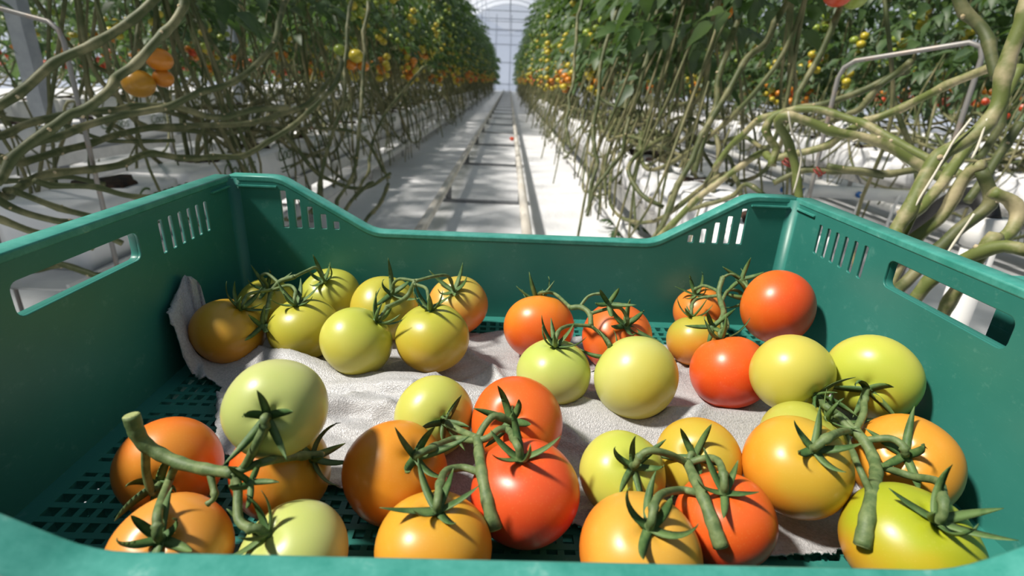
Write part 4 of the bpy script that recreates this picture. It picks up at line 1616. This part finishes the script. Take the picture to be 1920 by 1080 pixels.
# fruit hanging near on the left and at the top right
def hanging(label, balls, Z, top):
    c0 = P(balls[0][0], balls[0][1], Z)
    t = thing('hanging_tomato_truss', label, 'tomatoes', P(*top, Z), 0, 'ripening trusses near the row ends')
    b0 = np.array(t.location)
    mb = MB()
    mb.tube(spline([P(*top, Z) - b0, .5 * (P(*top, Z) + c0) - b0 + (0, .01, .02), P(balls[-1][0], balls[-1][1] - balls[-1][2], Z) - b0], 5), .0035, 7)
    mb.build('stalk', M['stalk'], t)
    for i, (x, y, r, c, dz) in enumerate(balls):
        R = r * (Z + dz) / F_PX
        o = MB().ball((0, 0, 0), R, 22, 16, sz=.88).build('tomato', M[c], t, P(x, y, Z + dz) - b0)
        o['label'] = c[2:] + ' tomato'
        k = link('calyx', calyx_mesh(400 + i + int(x)), o, (0, 0, R * .86))


hanging('three orange and yellow tomatoes hanging in front of the left rows', [(299, 112, 23, 'f_orange', 0), (306, 147, 18, 'f_orange', .02), (260, 157, 28, 'f_amber', -.02)], 1.45, (288, 82))
hanging('two yellow green and two orange tomatoes hanging left of the aisle', [(638, 94, 12, 'f_green', 0), (668, 105, 14, 'f_yellow', 0), (658, 121, 11, 'f_orange', .05), (681, 124, 11, 'f_orange', .05)], 2.35, (655, 60))
hanging('red tomato and yellow green one at the top edge of the photo', [(1572, -12, 26, 'f_red', 0), (1602, -6, 24, 'f_green', .03)], 1.4, (1585, -50))
hanging('pair of dull orange tomatoes near the top edge right of the aisle', [(1357, 22, 17, 'f_orange', 0), (1382, 4, 16, 'f_orange', .03)], 1.9, (1370, -20))

# ------------------------------------------------------------------ bent support rods at the row ends
def hoop(label, tops, Z):
    a, b = [P(x, y, z) for (x, y), z in zip(tops, Z)]
    base = np.array([(a[0] + b[0]) / 2, (a[1] + b[1]) / 2, 0])
    t = thing('support_hoop', label, 'rod', base, 0)
    d = (b - a) / np.linalg.norm(b - a)
    pa = [np.array([a[0], a[1], 0.0]), a - (0, 0, .3), a - (0, 0, .035), a - (0, 0, .012) + d * .008, a + d * .03, b - d * .03, b - (0, 0, .012) - d * .008, b - (0, 0, .035), b - (0, 0, .3), np.array([b[0], b[1], 0.0])]
    mb = MB()
    mb.tube(np.array(pa) - base, .0055, 10)
    mb.build('bent_rod', M['rod'], t)


hoop('bent grey support rod at the left row end', [(-150, -25), (112, 46)], [1.25, 1.2])
hoop('bent rusty support rod standing at the right row end', [(1578, 118), (1852, 74)], [1.32, 1.12])

# ------------------------------------------------------------------ water pipes on the right
pz = .33
a, b = at_z(1395, 349, pz), at_z(1800, 375, pz)
t = thing('water_pipe', 'white water pipe with blue fittings crossing the right row end', 'pipe', (a[0], a[1], 0))
b0 = np.array([a[0], a[1], 0])
mb = MB()
mb.tube([a - b0, (a + b) / 2 - b0, b - b0], .033, 16)
mb.build('pipe', M['pvc'], t)
for (x, y) in ((1462, 353), (1604, 363), (1670, 363), (1500, 355)):
    c = at_z(x, y, pz)
    c = c + (0, -.033, .0)
    mb = MB()
    mb.tube([c - b0 + (0, .006, 0), c - b0 + (0, -.012, 0)], [.017, .014], 12)
    ft = mb.build('fitting', M['blue'], t)
    mb = MB()
    mb.tube(spline([c - b0 + (0, -.008, 0), c - b0 + (-.01, -.05, .01), c - b0 + (-.06, -.10, -.05), c - b0 + (-.09, -.13, -.16), c - b0 + (-.10, -.14, -c[2] + .012)], 6), .007, 8)
    mb.build('hose', M['pvc'], ft)
for x in (.12, .85):
    c = a + (b - a) * x
    mb = MB()
    mb.box(c[0] - b0[0] - .012, c[0] - b0[0] + .012, c[1] - b0[1] - .012, c[1] - b0[1] + .012, 0, pz - .030)
    mb.build('stand', M['steel'], t, smooth=False)
c = P(1818, 512, 1.10)
t = thing('riser_pipe', 'thick white upright pipe with black hose end behind the right crate wall', 'pipe', (c[0], c[1], 0))
tp = P(1850, 432, 1.08)
mb = MB()
mb.tube([(0, 0, 0), (0, 0, .2), (0, 0, tp[2])], .029, 18)
mb.build('pipe', M['pvc'], t)
mb = MB()
mb.tube([(0, 0, tp[2] - .03), (0, 0, tp[2] + .03)], .034, 16)
mb.build('collar', M['pvc'], t)
mb = MB()
mb.tube(spline([(0, 0, tp[2] + .02), (.0, .03, tp[2] + .055), (.01, .09, tp[2] + .05), (.02, .16, tp[2] + .0), (.02, .22, tp[2] - .12), (.02, .25, .05), (.03, .30, .022)], 6), .021, 12)
mb.build('hose', M['rubber'], t)

# red clips on the stems
for i, (x, y, Z) in enumerate(((1706, 292, 1.16), (1478, 305, 1.2), (1535, 322, 1.28))):
    c = P(x, y, Z)
    mb = MB()
    a = np.linspace(0, 4 * math.pi, 40)
    mb.tube(np.stack([.011 * np.cos(a), .011 * np.sin(a), .004 * a / math.pi - .008], 1), .0022, 6)
    o = mb.build('vine_clip', M['redclip'], None, c)
    o.rotation_euler = (.5, .3 * i, 0)
    tag(o, ('red spiral clip on the green stem, the largest of three', 'red spiral clip under the arched stems', 'red spiral clip right beside the leg of the rusty rod')[i], 'clip', 'red clips on the right stems')

# weeds at the foot of the right row
w = at_z(1165, 440, 0.0)
rgw = np.random.default_rng(4)
mb = MB()
for i in range(9):
    V, Fc = leaf_arrays(rgw, 2, .42)
    yaw = i * 2.1
    mb.add(place(V, (.015 * math.cos(yaw), .03 * math.sin(yaw), .02 + .006 * i), yaw, -.5 + .05 * i, 0), Fc)
mb.tube([(0, 0, 0), (0, 0, .08)], .003, 6)
tag(mb.build('weed', M['leaf'], None, w), 'small green weed growing at the aisle foot of the right row', 'weed')
for i, (x, y) in enumerate(((1022, 0), (973, 413))):
    pass
lf = MB()
V, Fc = leaf_arrays(rgw, 1, .18)
lf.add(V, Fc)
c = at_z(973, 411, .012)
tag(lf.build('fallen_leaf', M['leaf'], None, c), 'small fallen green leaf lying beside the right rail', 'leaf')
c = at_z(960, 260, .031)
tag(MB().ball((0, 0, 0), .032, 14, 10, sz=.88).build('fallen_tomato', M['f_red'], None, c), 'small red tomato fallen on the floor between the rails', 'tomato')
